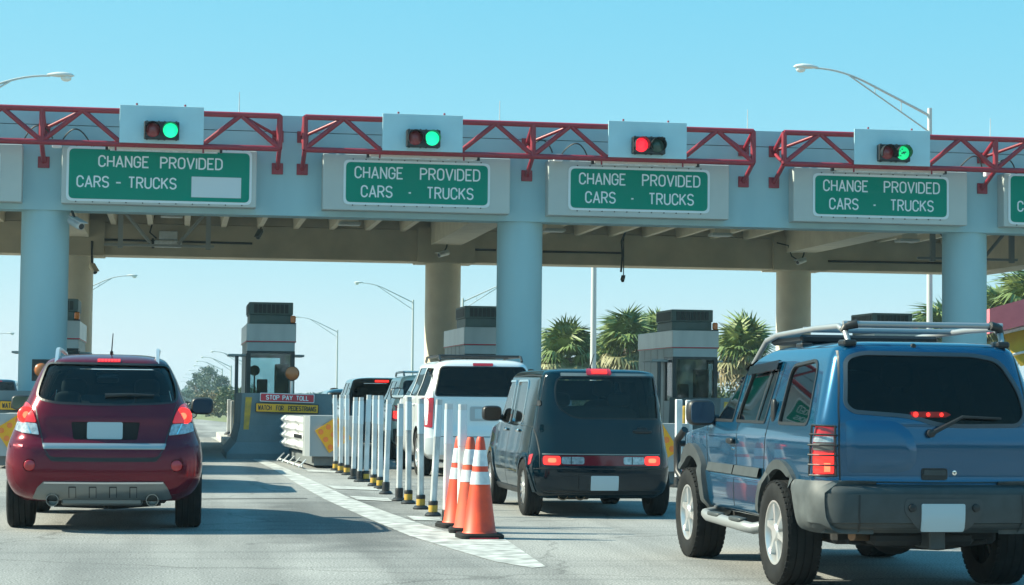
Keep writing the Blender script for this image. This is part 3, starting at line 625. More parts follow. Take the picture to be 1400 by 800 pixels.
# ------------------------------------------------------------------ delineator posts and cones
PB = [(50, 490, 213, 1), (69, 498, 213, 1), (91, 505, 213, 1), (115, 520, 222, 0), (138, 530, 222, 0), (161, 530, 213, 1), (189, 545, 215, 1), (212, 555, 215, 1),
      (233, 575, 230, 0), (282, 600, 245, 0), (315, 610, 220, 1), (360, 630, 227, 1), (405, 655, 230, 1), (455, 690, 245, 0), (508, 712, 247, 0)]
TOPX = [48, 72, 92, 123, 144, 172, 194, 215, 245, 287, 317, 361, 428, 464, 514]
ordn = ['farthest', 'second farthest', 'third farthest', 'fourth farthest', 'fifth farthest', 'sixth farthest', 'seventh farthest', 'eighth, middle', 'seventh nearest', 'sixth nearest', 'fifth nearest, scuffed', 'fourth nearest, blackened', 'third nearest, leaning', 'second nearest', 'nearest, behind the cones,']
base_me = {}
for i, (bx, by, ty, yel) in enumerate(PB):
    g = gr(440+bx/2.665, 460+by/2.665); g.x = min(max(g.x, 2.78), 3.0)
    top = at(440+TOPX[i]/2.665, 460+ty/2.665, g.y); h = top.z
    t = thing('delineator_post', ordn[i]+' white flexible lane post with a '+('yellow and black' if yel else 'plain black')+' base', 'lane post', (g.x, g.y, 0), 0, 'white delineator posts along the gore')
    m = POSTD if i in (10, 11, 12) else POSTW; lean = top.x-g.x; w = .036 if i < 13 else .042
    b = MB(); rs = []
    for k, z in ((0, .10), (.02, .12), (1, h)):
        xx = lean*(k if k > .02 else 0); rs.append([(xx+w*cx_, w*.75*cy_, z) for cx_, cy_ in ((-1, -.6), (-.6, -1), (.6, -1), (1, -.6), (1, .6), (.6, 1), (-.6, 1), (-1, .6))])
    b.rings(rs, True, True); b.obj('post', m, t)
    k0, k1 = (h-.42)/h, (h-.06)/h; sh = MB()
    rs = [[(lean*k+(w+.003)*cx_, (w*.75+.003)*cy_, h*k) for cx_, cy_ in ((-1, -.6), (-.6, -1), (.6, -1), (1, -.6), (1, .6), (.6, 1), (-.6, 1), (-1, .6))] for k in (k0, k1)]
    sh.rings(rs, True, False); sh.obj('reflective_sheet', mat('post_sheeting', (.62, .70, .74), .35), t)
    MB().lathe([(.095, 0.002), (.095, .018), (.075, .04), (.05, .05)], (0, 0, 0), 'z', 14).obj('base_pad', BLACK, t, 30)
    MB().lathe([(.052, .04), (.054, .15), (.048, .17)], (0, 0, 0), 'z', 12).obj('base_collar', YELLOW if yel else BLACK, t, 40)
    if yel: MB().lathe([(.0545, .125), (.055, .160), (.049, .175)], (0, 0, 0), 'z', 12).obj('collar_band', BLACK, t, 40)
for k, (px, py, top, lb) in enumerate(((928, 640, 546, 'left of two white lane posts between the black car and the blue SUV'), (942, 636, 547, 'right of two white lane posts between the black car and the blue SUV'))):
    g = Vector((at(px, 560, 30.5+k*.8).x, 30.5+k*.8, 0)); t = thing('delineator_post', lb, 'lane post', g, 0, 'white lane posts of the right gore'); h = at(px, top, g.y).z
    MB().box(-.05, .05, -.04, .04, .1, h, .01).obj('post', POSTW, t); MB().lathe([(.14, .002), (.14, .02), (.075, .05), (.07, .16)], (0, 0, 0), 'z', 12).obj('base_pad', BLACK, t, 40)
g = at(935, 600, 31.6); t = thing('yellow_bollard', 'yellow bollard between the two white posts by the blue SUV', 'bollard', (g.x, 31.6, 0)); MB().lathe([(.09, 0.0), (.09, 1.15), (.06, 1.22), (.004, 1.24)], (0, 0, 0), 'z', 14).obj('bollard_tube', YELLOW, t, 40)
MB().lathe([(.12, .002), (.12, .02), (.091, .03)], (0, 0, 0), 'z', 14).obj('base_ring', BLACK, t, 40)
for k, (px, py) in enumerate(((362, 580), (390, 582))):
    pass
for k, (px, ty) in enumerate(((313, 546), (318, 548))):
    g = at(px, 560, 57.0+2.2*(1-k)); t = thing('delineator_post', ['left of the two distant white posts beside the toll booth island', 'right of the two distant white posts beside the toll booth island'][k], 'lane post', (g.x, g.y, .16), 0, 'distant lane posts past the booth')
    h = at(px, ty, g.y).z-.16; MB().box(-.05, .05, -.04, .04, .05, h, .01).obj('post', POSTW, t); MB().lathe([(.13, .002), (.13, .02), (.075, .08)], (0, 0, 0), 'z', 12).obj('base_pad', BLACK, t, 40)
g = at(323, 585, 56); t = thing('yellow_bollard', 'thin orange yellow bollard at the edge of the booth island', 'bollard', (g.x, 56, .16)); MB().lathe([(.08, 0.0), (.08, .95), (.05, 1.0), (.004, 1.01)], (0, 0, 0), 'z', 14).obj('bollard_tube', YELLOW, t, 40); MB().lathe([(.11, .002), (.11, .02), (.081, .03)], (0, 0, 0), 'z', 14).obj('base_ring', BLACK, t, 40)
def cone(px, py, lbl, m, H, s):
    g = gr(px, py); t = thing('traffic_cone', lbl, 'traffic cone', (g.x, g.y, .004), rad(s), 'orange traffic cones at the gore tip')
    R = lambda z: .158-(.158-.036)*(z-.05)/(H-.05)
    MB().lathe([(R(.05)+.012, .05), (R(.07), .07), (R(.45*H), .45*H), (R(.95*H), .95*H), (.034, H-.012), (.026, H), (.022, H-.02)], (0, 0, 0), 'z', 28).obj('cone_body', m, t, 40)
    MB().lathe([(R(H*.53)+.003, H*.53), (R(H*.655)+.003, H*.655)], (0, 0, 0), 'z', 28, True).obj('lower_collar', REFLW, t, 40)
    MB().lathe([(R(H*.71)+.003, H*.71), (R(H*.87)+.003, H*.87)], (0, 0, 0), 'z', 28, True).obj('upper_collar', REFLW, t, 40)
    b = MB(); P = rpoly([(-.21, -.21), (.21, -.21), (.21, .21), (-.21, .21)], .08); P2 = [(x*.9, y*.9) for x, y in P]
    b.rings([[(x, y, .0) for x, y in P], [(x, y, .032) for x, y in P], [(x, y, .05) for x, y in P2]], True, True); b.obj('base', RUBBER, t, 30)
    MB().box(-.14, .14, -.214, -.2105, .004, .014).obj('base_tag', RSIGN, t)
cone(626.5, 721, 'farthest orange cone, mostly hidden by the other two', ORANGE, .94, 8); cone(642, 728, 'faded orange cone in the middle of the three', CONE_OLD, .95, -6); cone(655.5, 736, 'nearest bright orange cone with two white collars', ORANGE, .97, 4)

# ------------------------------------------------------------------ street lamps
def lamp(base, H, arm, lbl, n_str=2, s=1.):
    """arm: signed length along +-x"""
    t = thing('street_lamp', lbl, 'street lamp', base, 0, 'street lamps'); sg = 1 if arm > 0 else -1; L = abs(arm)
    MB().tube([(0, 0, 0), (0, 0, H*.5), (0, 0, H)], [.12*s, .10*s, .08*s], 10).obj('pole', POLEM, t, 60)
    up = lambda u: H-.25+L*(.47*u-.52*max(0, u-.55)**2)
    a = MB(); pts = [(sg*L*u, 0, up(u)) for u in [i/16 for i in range(17)]]; a.tube(pts, [.05*s-.02*s*i/16 for i in range(17)], 6)
    a.obj('arm', POLEM, t, 60)
    b = MB(); lo = lambda u: H-.25-L*.14+(up(.72)-(H-.25-L*.14))*u/.72
    b.tube([(sg*L*u, 0, lo(u)) for u in (0, .36, .72)], .028*s, 6)
    for u in (.25, .48): b.tube([(sg*L*u, 0, lo(u)), (sg*L*u, 0, up(u))], .016*s, 5)
    b.obj('brace', POLEM, t, 60)
    h = MB(); e = pts[-1]; rs = []
    for u, wy, wz in ((0, .05, .04), (.12, .09, .07), (.35, .17, .11), (.65, .19, .12), (.9, .12, .08), (1, .03, .02)):
        rs.append([(e[0]+sg*(-.1+.85*u), .9*wy*math.cos(2*PI*j/12)*1., e[2]+.02+wz*math.sin(2*PI*j/12)*(1 if math.sin(2*PI*j/12) > 0 else .45)) for j in range(12)])
    h.rings(rs, True, True); ho = h.obj('lamp_head', mat('lamp_head_grey', (.60, .62, .61), .45), t, 60)
    MB().blob((e[0]+sg*.50, 0, e[2]-.06), (.17, .13, .11), 1., 12, 8).obj('lens', mat('lamp_lens', (.7, .75, .75), .2), ho, 60)
    return t
p = at(1271, 148, 66); lamp((p.x, 66, 0), p.z, -4.05, 'tall street lamp at the upper right whose arm reaches left above the beam')
p = at(-118, 152, 66); lamp((p.x, 66, 0), p.z, 4.15, 'street lamp at the upper left with only its head and arm tip in view')
p = at(813, 250, 70); lamp((p.x, 70, 0), p.z, -4.05, 'street lamp pole standing right of the middle column, head hidden above the canopy')
p = at(100, 398, 160); lamp((p.x, 160, zterr(160)), p.z-zterr(160), 4.1, 'street lamp whose head shows right of the left column')
p = at(565, 410, 183); lamp((p.x, 183, zterr(183)), p.z-zterr(183), -4.6, 'thin street lamp left of the middle back column')
p = at(461.5, 451, 240); lamp((p.x, 240, zterr(240)), p.z-zterr(240), -4.5, 'thin street lamp just right of the middle left toll booth')
p = at(633, 408, 150); lamp((p.x, 150, zterr(150)), p.z-zterr(150), 4.1, 'street lamp behind the roof unit left of the middle column')
p = at(-70, 480, 230); lamp((p.x, 230, zterr(230)), p.z-zterr(230), 6.2, 'distant street lamp at the left edge with its head near the frame')
row = [(335, 494, 330), (316, 500, 375), (304, 504, 430), (296, 509, 490), (288, 515, 560), (280, 519, 640), (273, 523, 740), (267, 527, 860)]
rl = ['nearest', 'second', 'third', 'fourth', 'fifth', 'sixth', 'seventh', 'farthest']
for (px, py, Y), l in zip(row, rl):
    p = at(px, py, Y); lamp((p.x, Y, -2.6), p.z+2.6, -4.7*(1 if Y < 500 else 1.1), l+' in the row of receding street lamps left of the booth', s=1.6)

# ------------------------------------------------------------------ palms, trees, shrubs
def frond_mesh(name, m, L=1.0, droop=.5, seed=0):
    rnd = random.Random(seed); b = MB()
    b.tube([(0, 0, 0), (0, L*.5, .05), (0, L*.95, -.02)], [.02, .016, .012], 4)
    n = 22
    for i in range(n):
        a = rad(-125+250*i/(n-1)); l = L*(.95-.25*abs(a)/PI)*rnd.uniform(.85, 1.1); c = Vector((0, L*.9, -.01)); d = Vector((math.sin(a), math.cos(a)*.95, .25-.05*abs(a))).normalized()
        s = Vector((d.y, -d.x, 0)).normalized()*.06*L; m1 = c+d*l*.55; m2 = c+d*l+Vector((0, 0, -droop*l*rnd.uniform(.5, 1.1)))
        b.add([c, m1-s, m1+s, m2], [(0, 1, 2), (1, 3, 2)])
    return b.mesh(name, m, None, False)
FR_G = [frond_mesh('frond', PALM_G, 1.0, .4+.3*i, i) for i in range(3)]; FR_D = [frond_mesh('frond', PALM_D, 1.0, .7, 11+i) for i in range(2)]; FR_B = [frond_mesh('frond', PALM_B, .95, .9, 21+i) for i in range(2)]
def palm(px, py_top, Y, R, lbl, zb=0., seed=0, n=64):
    rnd = random.Random(seed); p = at(px, py_top, Y); zc = p.z-R*.85; t = thing('sabal_palm', lbl, 'palm tree', (p.x, Y, zb), 0, 'sabal palms behind the plaza')
    z0 = zc-zb
    MB().tube([(0, 0, -.1), (.05, 0, z0*.5), (0, 0, z0+.1)], [.2, .17, .2], 10).obj('trunk', BARK, t, 60)
    for i in range(n):
        u = (i+.5)/n; el = rad(88-135*u+rnd.uniform(-20, 20)); az = i*2.39996+rnd.uniform(-.3, .3)
        me = rnd.choice(FR_G) if u < .70 else rnd.choice(FR_D) if u < .90 else rnd.choice(FR_B)
        o = link('frond', me, t, (0, 0, z0)); s = R/1.75*rnd.uniform(.72, 1.18); o.scale = (s, s, s)
        o.rotation_euler = Matrix.Rotation(az, 3, 'Z').to_euler(); o.rotation_euler = (Matrix.Rotation(az, 3, 'Z') @ Matrix.Rotation(el, 3, 'X')).to_euler()
palm(776, 446, 88, 1.75, 'sabal palm between the middle column and the thin pole', seed=1)
palm(858, 431, 92, 1.9, 'taller sabal palm left of the right hand toll booth', seed=2); palm(900, 432, 96, 1.75, 'sabal palm rising behind the toll booth roof', seed=3); palm(832, 462, 95, 1.4, 'low sabal palm right of the thin pole', seed=4)
palm(1018, 440, 82, 1.75, 'sabal palm between the right toll booth and the back column', seed=5); palm(1285, 420, 88, 1.8, 'sabal palm left of the right hand column', seed=6)
palm(1368, 392, 82, 1.9, 'sabal palm just right of the right hand column', seed=7); palm(1412, 372, 74, 1.8, 'sabal palm at the right frame edge', seed=8)
def leaf_cloud(b, c, r, n, s, rnd, flat=1.):
    for _ in range(n):
        v = Vector((rnd.gauss(0, 1), rnd.gauss(0, 1), rnd.gauss(0, 1))).normalized()*(rnd.random()**.45); p = Vector((c[0]+v.x*r[0], c[1]+v.y*r[1], c[2]+v.z*r[2]))
        a = Vector((rnd.gauss(0, 1), rnd.gauss(0, 1), rnd.gauss(0, flat))).normalized()*s*rnd.uniform(.6, 1.4); d = Vector((rnd.gauss(0, 1), rnd.gauss(0, 1), rnd.gauss(0, 1))).cross(a).normalized()*s*.4
        b.add([p-a, p+d, p+a, p-d], [(0, 1, 2, 3)])
def pine(px, py_top, Y, zb, w, lbl, seed):
    rnd = random.Random(seed); p = at(px, py_top, Y); H = p.z-zb; t = thing('pine_tree', lbl, 'tree', (p.x, Y, zb), 0, 'feathery pines beyond the plaza')
    tr = MB().tube([(0, 0, -.3), (.1, 0, H*.5), (0, 0, H*.95)], [.28, .18, .04], 8); b = MB()
    for i in range(46):
        u = .18+.8*i/46; az = rnd.uniform(0, 2*PI); L = w*(1.15-u)*rnd.uniform(.5, 1.1)+.2; e = Vector((math.cos(az)*L, math.sin(az)*L, H*u+L*.45)); tr.tube([(0, 0, H*u), e], [.06, .015], 5)
        leaf_cloud(b, e, (w*.26, w*.26, H*.06), 46, .17, rnd, 1.5); leaf_cloud(b, e*.6+Vector((0, 0, H*u*.4)), (w*.2, w*.2, H*.045), 22, .15, rnd, 1.5)
    tr.obj('trunk', BARK, t, 60); b.obj('crown', LEAF1, t, fix=False)
pine(286, 503, 300, -2., 2.6, 'tallest feathery pine behind the row of street lamps', 31); pine(268, 512, 320, -2.2, 2.4, 'left feathery pine behind the row of street lamps', 32); pine(302, 516, 280, -1.8, 2., 'right feathery pine behind the row of street lamps', 33)
def shrub(p, r, m, lbl, seed, n=900, s=.11):
    rnd = random.Random(seed); t = thing('shrub', lbl, 'shrub', p, 0, 'shrubs along the verge'); b = MB(); st = MB()
    for i in range(9):
        a = rnd.uniform(0, 2*PI); k = rnd.uniform(.1, .7); c = (r[0]*k*math.cos(a), r[1]*k*math.sin(a), r[2]*rnd.uniform(.5, 1.25)); st.tube([(0, 0, -.1), c], [.05, .015], 5)
        leaf_cloud(b, c, (r[0]*.45, r[1]*.45, r[2]*.55), n//9, s, rnd)
    st.obj('stems', BARK, t); b.obj('crown', m, t, fix=False)
for i, (px, Y, r, m, lb) in enumerate(((300, 190, (2.4, 2, 1.5), LEAF3, 'brownish shrub on the verge under the pines'), (322, 180, (2, 2, 1.7), LEAF2, 'green shrub just left of the booth awning'), (336, 200, (2.5, 2, 1.9), LEAF2, 'green shrub hidden partly by the booth awning'),
        (284, 230, (2.6, 2, 1.3), LEAF2, 'low green shrub at the bend of the road'), (312, 215, (2.4, 2, 1.5), LEAF3, 'tan shrub behind the receding lamp poles'), (330, 160, (1.2, 1, .9), LEAF3, 'small tan shrub by the verge edge'))):
    p = at(px, 560, Y); shrub((p.x, Y, zterr(Y)), r, m, lb, 50+i, 1500, .16)
LB = ['behind the cube-shaped car left end', 'below the palm right of the middle column', 'below the thin pole', 'under the tall palm', 'beside the right toll booth', 'right of the right toll booth', 'under the palm by the back column', 'left of the blue SUV roof', 'near the right column', 'behind the right column', 'by the pink roofed kiosk', 'at the far right edge']
for i in range(12):
    px = 745+i*57; p = at(px, 560, 84+3*(i % 3)); shrub((p.x, p.y, 0), (2.0, 1.6, 1.35+.25*(i % 2)), (LEAF2, LEAF2, LEAF3)[i % 3], 'leafy shrub '+LB[i].replace('cube-shaped', 'black boxy'), 70+i, 1400, .13)
def far_wall(name, x0, x1, y, h, n, s, seed, zb):
    rnd = random.Random(seed); b = MB()
    for i in range(n):
        x = rnd.uniform(x0, x1); hh = h*(.55+.45*math.sin(x*.05+seed)*math.sin(x*.013))*rnd.uniform(.6, 1.05); z = zb+hh*rnd.random()
        a = Vector((rnd.uniform(-1, 1), rnd.uniform(-.5, .5), rnd.uniform(-1, 1))).normalized()*s; d = Vector((rnd.gauss(0, 1), rnd.gauss(0, 1), rnd.gauss(0, 1))).cross(a).normalized()*s*.6
        p = Vector((x, y+rnd.uniform(-6, 6), z)); b.add([p-a, p+d, p+a, p-d], [(0, 1, 2, 3)])
    return struct(b.obj(name, LEAF1, fix=False), 'stuff')
far_wall('far_wood', -500, 700, 820, 9, 24000, 1.6, 3, -2.6)
far_wall('roadside_wood', -160, 160, -90, 9, 9000, .9, 5, 0)

# pink roofed kiosk at the right edge
kp = at(1353, 442, 60); kz0, kz1 = kp.z-.32, kp.z+.45
k = thing('toll_kiosk', 'kiosk with a pink red fascia and yellow awning at the right edge', 'building', (kp.x, 60, 0), rad(-15))
MB().prism([(0, kz0), (9, kz0+2.3), (9, kz1+2.6), (0, kz1)], 0, 3.4, 'y').obj('fascia', mat('pink_red_fascia', (.62, .16, .20), .6, c2=(.56, .14, .18)), k)
MB().prism([(1.6, 0), (8.8, 0), (8.8, kz0+2.2), (1.6, kz0+.38)], .9, 3.0, 'y').obj('wall', mat('kiosk_wall', (.55, .50, .42), .8, c2=(.48, .44, .37)), k)
aw = MB(); aw.rings([[(.45, .6, kz0+.10), (8.8, .6, kz0+2.2)], [(.70, .15, kz0-.62), (8.8, .15, kz0+1.3)], [(.95, .10, kz0-1.0), (8.8, .10, kz0+.9)]], False); aw.obj('awning', mat('yellow_awning', (.55, .36, .02), .7, c2=(.48, .31, .02)), k)
MB().tube([(.72, .10, kz0-.64), (8.8, .10, kz0+1.28)], .04, 6).obj('awning_trim', REFLW, k); MB().tube([(.40, .5, kz0+.03), (8.8, .5, kz0+2.15)], .06, 6).obj('gutter', REFLW, k)
#CARS
# ------------------------------------------------------------------ cars
def catmull(rows, n):
    out = []; m = len(rows)-1
    for i in range(n+1):
        u = min(i/n*m, m-1e-6); k = int(u); t = u-k
        p = [rows[max(k-1, 0)], rows[k], rows[k+1], rows[min(k+2, m)]]; r = []
        for c in range(len(rows[0])):
            a, b, d, e = (q[c] for q in p)
            v = .5*(2*b+(d-a)*t+(2*a-5*b+4*d-e)*t*t+(3*b-a-3*d+e)*t**3)
            r.append(min(max(v, min(b, d)-.01), max(b, d)+.01) if c else v)
        out.append(r)
    return out
def contour(w, yr, yf, rr, rf, L, bow_r, bow_f, tf, tr):
    rr = min(rr, w*.9, (yf-yr)*.4); rf = min(rf, w*.9, (yf-yr)*.4); P = []
    for i in range(9): P.append(((w-rr)*i/9, yr))
    for i in range(9): a = -PI/2+PI/2*i/9; P.append((w-rr+rr*math.cos(a), yr+rr+rr*math.sin(a)))
    for i in range(34): P.append((w, yr+rr+(yf-rf-yr-rr)*i/34))
    for i in range(9): a = PI/2*i/9; P.append((w-rf+rf*math.cos(a), yf-rf+rf*math.sin(a)))
    for i in range(10): P.append(((w-rf)*(1-i/9), yf))
    Q = []
    for x, y in P:
        q = (x/w)**2; a = max(0, 1-(y-yr)/.9); b = max(0, 1-(yf-y)/1.1); y2 = y+bow_r*q*a-bow_f*q*b
        s = max(0, (y2-.62*L)/(.38*L)); s2 = max(0, (.34*L-y2)/(.34*L)); Q.append((x*(1-tf*s*s-tr*s2*s2), y2))
    return Q+[(-x, y) for x, y in reversed(Q[1:-1])]
class Car:
    def __init__(c, name, label, cat, loc, levels, L, paint, bow=(.06, .25), tap=(.10, .03), n=62, group=None, rz=0., inner=True, tilt=0.):
        c.root = thing(name, label, cat, loc, rz, group); c.lv = levels; c.L = L; c.paint = paint; c.cut = []; c.bow = bow; c.tap = tap
        c.root.rotation_euler = (0, tilt, rz)
        b = c.stack(levels, n); c.me = b.mesh('body', paint); c.bvh = BVHTree.FromPolygons(b.v, b.f)
        c.H = max(r[0] for r in levels)
        if inner:
            belt = inner if inner is not True else .62*c.H
            iv = [(max(z, belt) if z < belt else z-.055, w-.075, yr+.085, yf-.085, rr*.8, rf*.8) for z, w, yr, yf, rr, rf in levels if z > belt-.01 and w > .35]
            z0 = iv[0]; iv = [(belt-.22, z0[1]-.02, z0[2]+.05, min(z0[3], iv[1][3])-.1, z0[4], z0[5])]+[(z, w, yr, min(yf, iv[1][3]), rr, rf) for z, w, yr, yf, rr, rf in iv]
            c.cut.append(c.stack(iv, 24))
    def stack(c, rows, n):
        b = MB(); b.rings([[(x, y, r[0]) for x, y in contour(r[1], r[2], r[3], r[4], r[5], c.L, c.bow[0], c.bow[1], c.tap[0], c.tap[1])] for r in catmull(rows, n)], True, True); return b
    def cut_rear(c, poly, d=.9, d0=-1.): c.cut.append(MB().prism(poly, d0, d, 'y'))
    def cut_front(c, poly, y0, y1): c.cut.append(MB().prism(poly, y0, y1, 'y'))
    def cut_side(c, poly, w0=.42, sides=(-1, 1)):
        for s in sides: c.cut.append(MB().prism(poly, s*w0, s*1.6, 'x'))
    def wells(c, ys, r, z, depth=.38, w=1.0):
        for y in ys:
            for s in (-1, 1): c.cut.append(MB().lathe([(r, s*(w-depth)), (r, s*1.4)], (0, y, z), 'x', 40))
    def body(c):
        o = link('body', c.me, c.root); tmp = []
        for i, k in enumerate(c.cut):
            bm = bmesh.new(); me = bpy.data.meshes.new('k'); me.from_pydata(k.v, [], k.f); bm.from_mesh(me); bmesh.ops.recalc_face_normals(bm, faces=bm.faces); bm.to_mesh(me); bm.free()
            k_o = bpy.data.objects.new('k', me); COL.objects.link(k_o); k_o.parent = c.root; tmp.append(k_o)
            md = o.modifiers.new('b', 'BOOLEAN'); md.operation = 'DIFFERENCE'; md.object = k_o; md.solver = 'MANIFOLD'
        bpy.context.view_layer.update(); dg = bpy.context.evaluated_depsgraph_get()
        me = bpy.data.meshes.new_from_object(o.evaluated_get(dg), depsgraph=dg); o.modifiers.clear(); o.data = me; me.name = 'body'
        for k_o in tmp: m_ = k_o.data; bpy.data.objects.remove(k_o); bpy.data.meshes.remove(m_)
        me.materials.clear(); me.materials.append(c.paint); me.materials.append(DARKIN); nd = 0
        for p in me.polygons:
            h = c.bvh.find_nearest(p.center)
            p.material_index = 1 if h[3] > .032 else 0; nd += p.material_index
        me.polygons.foreach_set('use_smooth', [True]*len(me.polygons)); me.set_sharp_from_angle(angle=rad(32))
        print('car', c.root.name, 'faces', len(me.polygons), 'dark', nd); c.o = o; return o
    def hit(c, axis, a, b):
        o, d = {'rear': ((a, -4, b), (0, 1, 0)), 'front': ((a, 9, b), (0, -1, 0)), 'left': ((-4, a, b), (1, 0, 0)), 'right': ((4, a, b), (-1, 0, 0)), 'top': ((a, b, 5), (0, 0, -1))}[axis]
        h = c.bvh.ray_cast(Vector(o), Vector(d))
        if h[0] is None:
            g = {'rear': (a, .2, b), 'front': (a, c.L, b), 'left': (-.8, a, b), 'right': (.8, a, b), 'top': (a, b, c.H)}[axis]; h = c.bvh.find_nearest(Vector(g))
        n = h[1]
        if n.dot(Vector(d)) > 0: n = -n
        return h[0], n
    def patch(c, name, m, axis, poly, off=.003, thick=.012, res=.045, parent=None, smooth=40, dome=0.):
        poly = [Vector(p) for p in poly]; B = []
        for i, p in enumerate(poly):
            q = poly[(i+1) % len(poly)]; k = max(1, int((q-p).length/res))
            B += [p+(q-p)*j/k for j in range(k)]
        n = len(B); x0, x1 = min(p.x for p in B), max(p.x for p in B); z0, z1 = min(p.y for p in B), max(p.y for p in B); I = []
        def inside(p):
            r = False
            for i in range(n):
                a, b = B[i], B[i-1]
                if (a.y > p.y) != (b.y > p.y) and p.x < (b.x-a.x)*(p.y-a.y)/(b.y-a.y)+a.x: r = not r
            return r
        nx, nz = max(1, int((x1-x0)/res)), max(1, int((z1-z0)/res))
        for i in range(1, nx):
            for j in range(1, nz):
                p = Vector((x0+(x1-x0)*i/nx, z0+(z1-z0)*j/nz))
                if inside(p) and min((p-b).length for b in B) > res*.45: I.append(p)
        V, _, Fc, *_r = geometry.delaunay_2d_cdt(B+I, [(i, (i+1) % n) for i in range(n)], [], 1, 1e-5)
        vs = []; nv = len(V)
        for p in V:
            h, nn = c.hit(axis, p.x, p.y)
            e = dome*min(1, min((p-b).length for b in B)/.06) if dome else 0
            vs.append(h+nn*(off+e))
        cnt = {}
        for f in Fc:
            for i in range(len(f)):
                e = (f[i-1], f[i]); cnt[tuple(sorted(e))] = cnt.get(tuple(sorted(e)), []) + [e]
        fs = [tuple(f) for f in Fc]; lo = {}
        if thick:
            for es in cnt.values():
                if len(es) == 1:
                    a, b = es[0]
                    for q in (a, b):
                        if q not in lo:
                            h, nn = c.hit(axis, V[q].x, V[q].y); lo[q] = len(vs); vs.append(h+nn*(off-thick))
                    fs.append((b, a, lo[a], lo[b]))
        mb = MB(); mb.v = [tuple(v) for v in vs]; mb.f = fs
        return mb.obj(name, m, parent or c.root, smooth)
    def both(c, name, m, poly, **k): c.patch(name, m, 'left', poly, **k); c.patch(name, m, 'right', poly, **k)
    def mir(c, name, m, poly, **k): return c.patch(name, m, 'rear', poly, **k), c.patch(name, m, 'rear', [(-x, z) for x, z in reversed(poly)], **k)
    def line(c, name, m, axis, pts, w=.008, off=.0015, parent=None, h=0.):
        P = []
        for i in range(len(pts)-1):
            a, b = Vector(pts[i]), Vector(pts[i+1]); k = max(1, int((b-a).length/.04)); P += [a+(b-a)*j/k for j in range(k)]
        P.append(Vector(pts[-1])); A = []; B_ = []
        for i, p in enumerate(P):
            d = (P[min(i+1, len(P)-1)]-P[max(i-1, 0)]).normalized(); q = Vector((-d.y, d.x))*w/2
            for lst, s in ((A, 1), (B_, -1)):
                hh, nn = c.hit(axis, p.x+q.x*s, p.y+q.y*s); lst.append((hh+nn*off, nn))
        mb = MB(); n = len(P)
        if h: mb.rings([[v-nn*.01 for v, nn in A], [v+nn*h for v, nn in A], [v+nn*h for v, nn in B_], [v-nn*.01 for v, nn in B_]], False)
        else: mb.add([v for v, _ in A]+[v for v, _ in B_], [(i, i+1, n+i+1, n+i) for i in range(n-1)])
        return mb.obj(name, m, parent or c.root)
    def wheel(c, x, y, r, w, rim=.62, spokes=6, style='alloy', lugs=0):
        s = -1 if x < 0 else 1; p = [(.60*r, -w*.42), (.72*r, -w*.5), (.9*r, -w*.5), (.965*r, -w*.44)]
        g = [-.36, -.20, -.17, -.02, .02, .17, .20, .36]
        for i, u in enumerate(g):
            p.append((r if i in (0, 1, 4, 5) and False else r, w*u))
        prof = [(.60*r, -w*.42), (.72*r, -w*.5), (.9*r, -w*.5), (.97*r, -w*.44)]
        for a, b in ((-.40, -.24), (-.20, -.02), (.02, .20), (.24, .40)): prof += [(.975*r, w*a-.002), (r, w*a), (r, w*b), (.975*r, w*b+.002)]
        prof += [(.97*r, w*.44), (.9*r, w*.5), (.72*r, w*.5), (.60*r, w*.42)]
        b = MB().lathe(prof, (0, 0, 0), 'x', 40, True)
        if lugs:
            for i in range(lugs):
                a = 2*PI*i/lugs; ca, sa = math.cos(a), math.sin(a); ta = Vector((0, -sa, ca)); ra = Vector((0, ca, sa))
                for q in (-1, 1):
                    for u0, u1, rr in ((.33, .47, 1.0),):
                        cs = [Vector((q*w*u, 0, 0))+ra*r*k+ta*.017*t for u in (u0, u1) for k in (.955, rr*(1.004 if u == u0 else .985)) for t in (-1, 1)]
                        b.add(cs, [(0, 1, 3, 2), (4, 6, 7, 5), (2, 3, 7, 6), (0, 4, 5, 1), (0, 2, 6, 4), (1, 5, 7, 3)])
        wo = b.obj('wheel', RUBBER, c.root, 35, (x, y, r))
        R = rim*r; d = MB(); xo = s*w*.40
        d.lathe([(R*1.0, xo*.2), (R*1.0, xo*.96), (R*1.03, xo*1.1), (R*.97, xo*1.1), (R*.92, xo*.85), (R*.90, xo*.2)], (0, 0, 0), 'x', 36, True)
        d.lathe([(R*.30, xo*.35), (R*.30, xo*.98), (R*.24, xo*1.12), (.004, xo*1.14)], (0, 0, 0), 'x', 20)
        for i in range(spokes):
            a = 2*PI*(i+.25)/spokes; ra = Vector((0, math.cos(a), math.sin(a))); ta = Vector((0, -math.sin(a), math.cos(a))); X = Vector((1, 0, 0)); kw = (.66 if spokes < 8 else .42)
            w0, w1 = R*.20*kw, R*.17*kw; q = []
            for rr, ww, xa, xb in ((R*.24, w0, .55, 1.02), (R*.62, w1, .55, .98), (R*.95, w1*1.25, .5, 1.0)):
                q.append([ra*rr-ta*ww+X*xo*xa, ra*rr-ta*ww*.7+X*xo*xb, ra*rr+ta*ww*.7+X*xo*xb, ra*rr+ta*ww+X*xo*xa])
            d.rings(q, True, True)
        d.obj('rim', ALLOY if style == 'alloy' else SILVER, wo, 35)
        MB().lathe([(.004, xo*.30), (R*.93, xo*.30)], (0, 0, 0), 'x', 24).obj('brake_disc', UNDER, wo)
    def wheels(c, ys, track, r, w, **k):
        for y in ys:
            for s in (-1, 1): c.wheel(s*(track/2), y, r, w, **k)
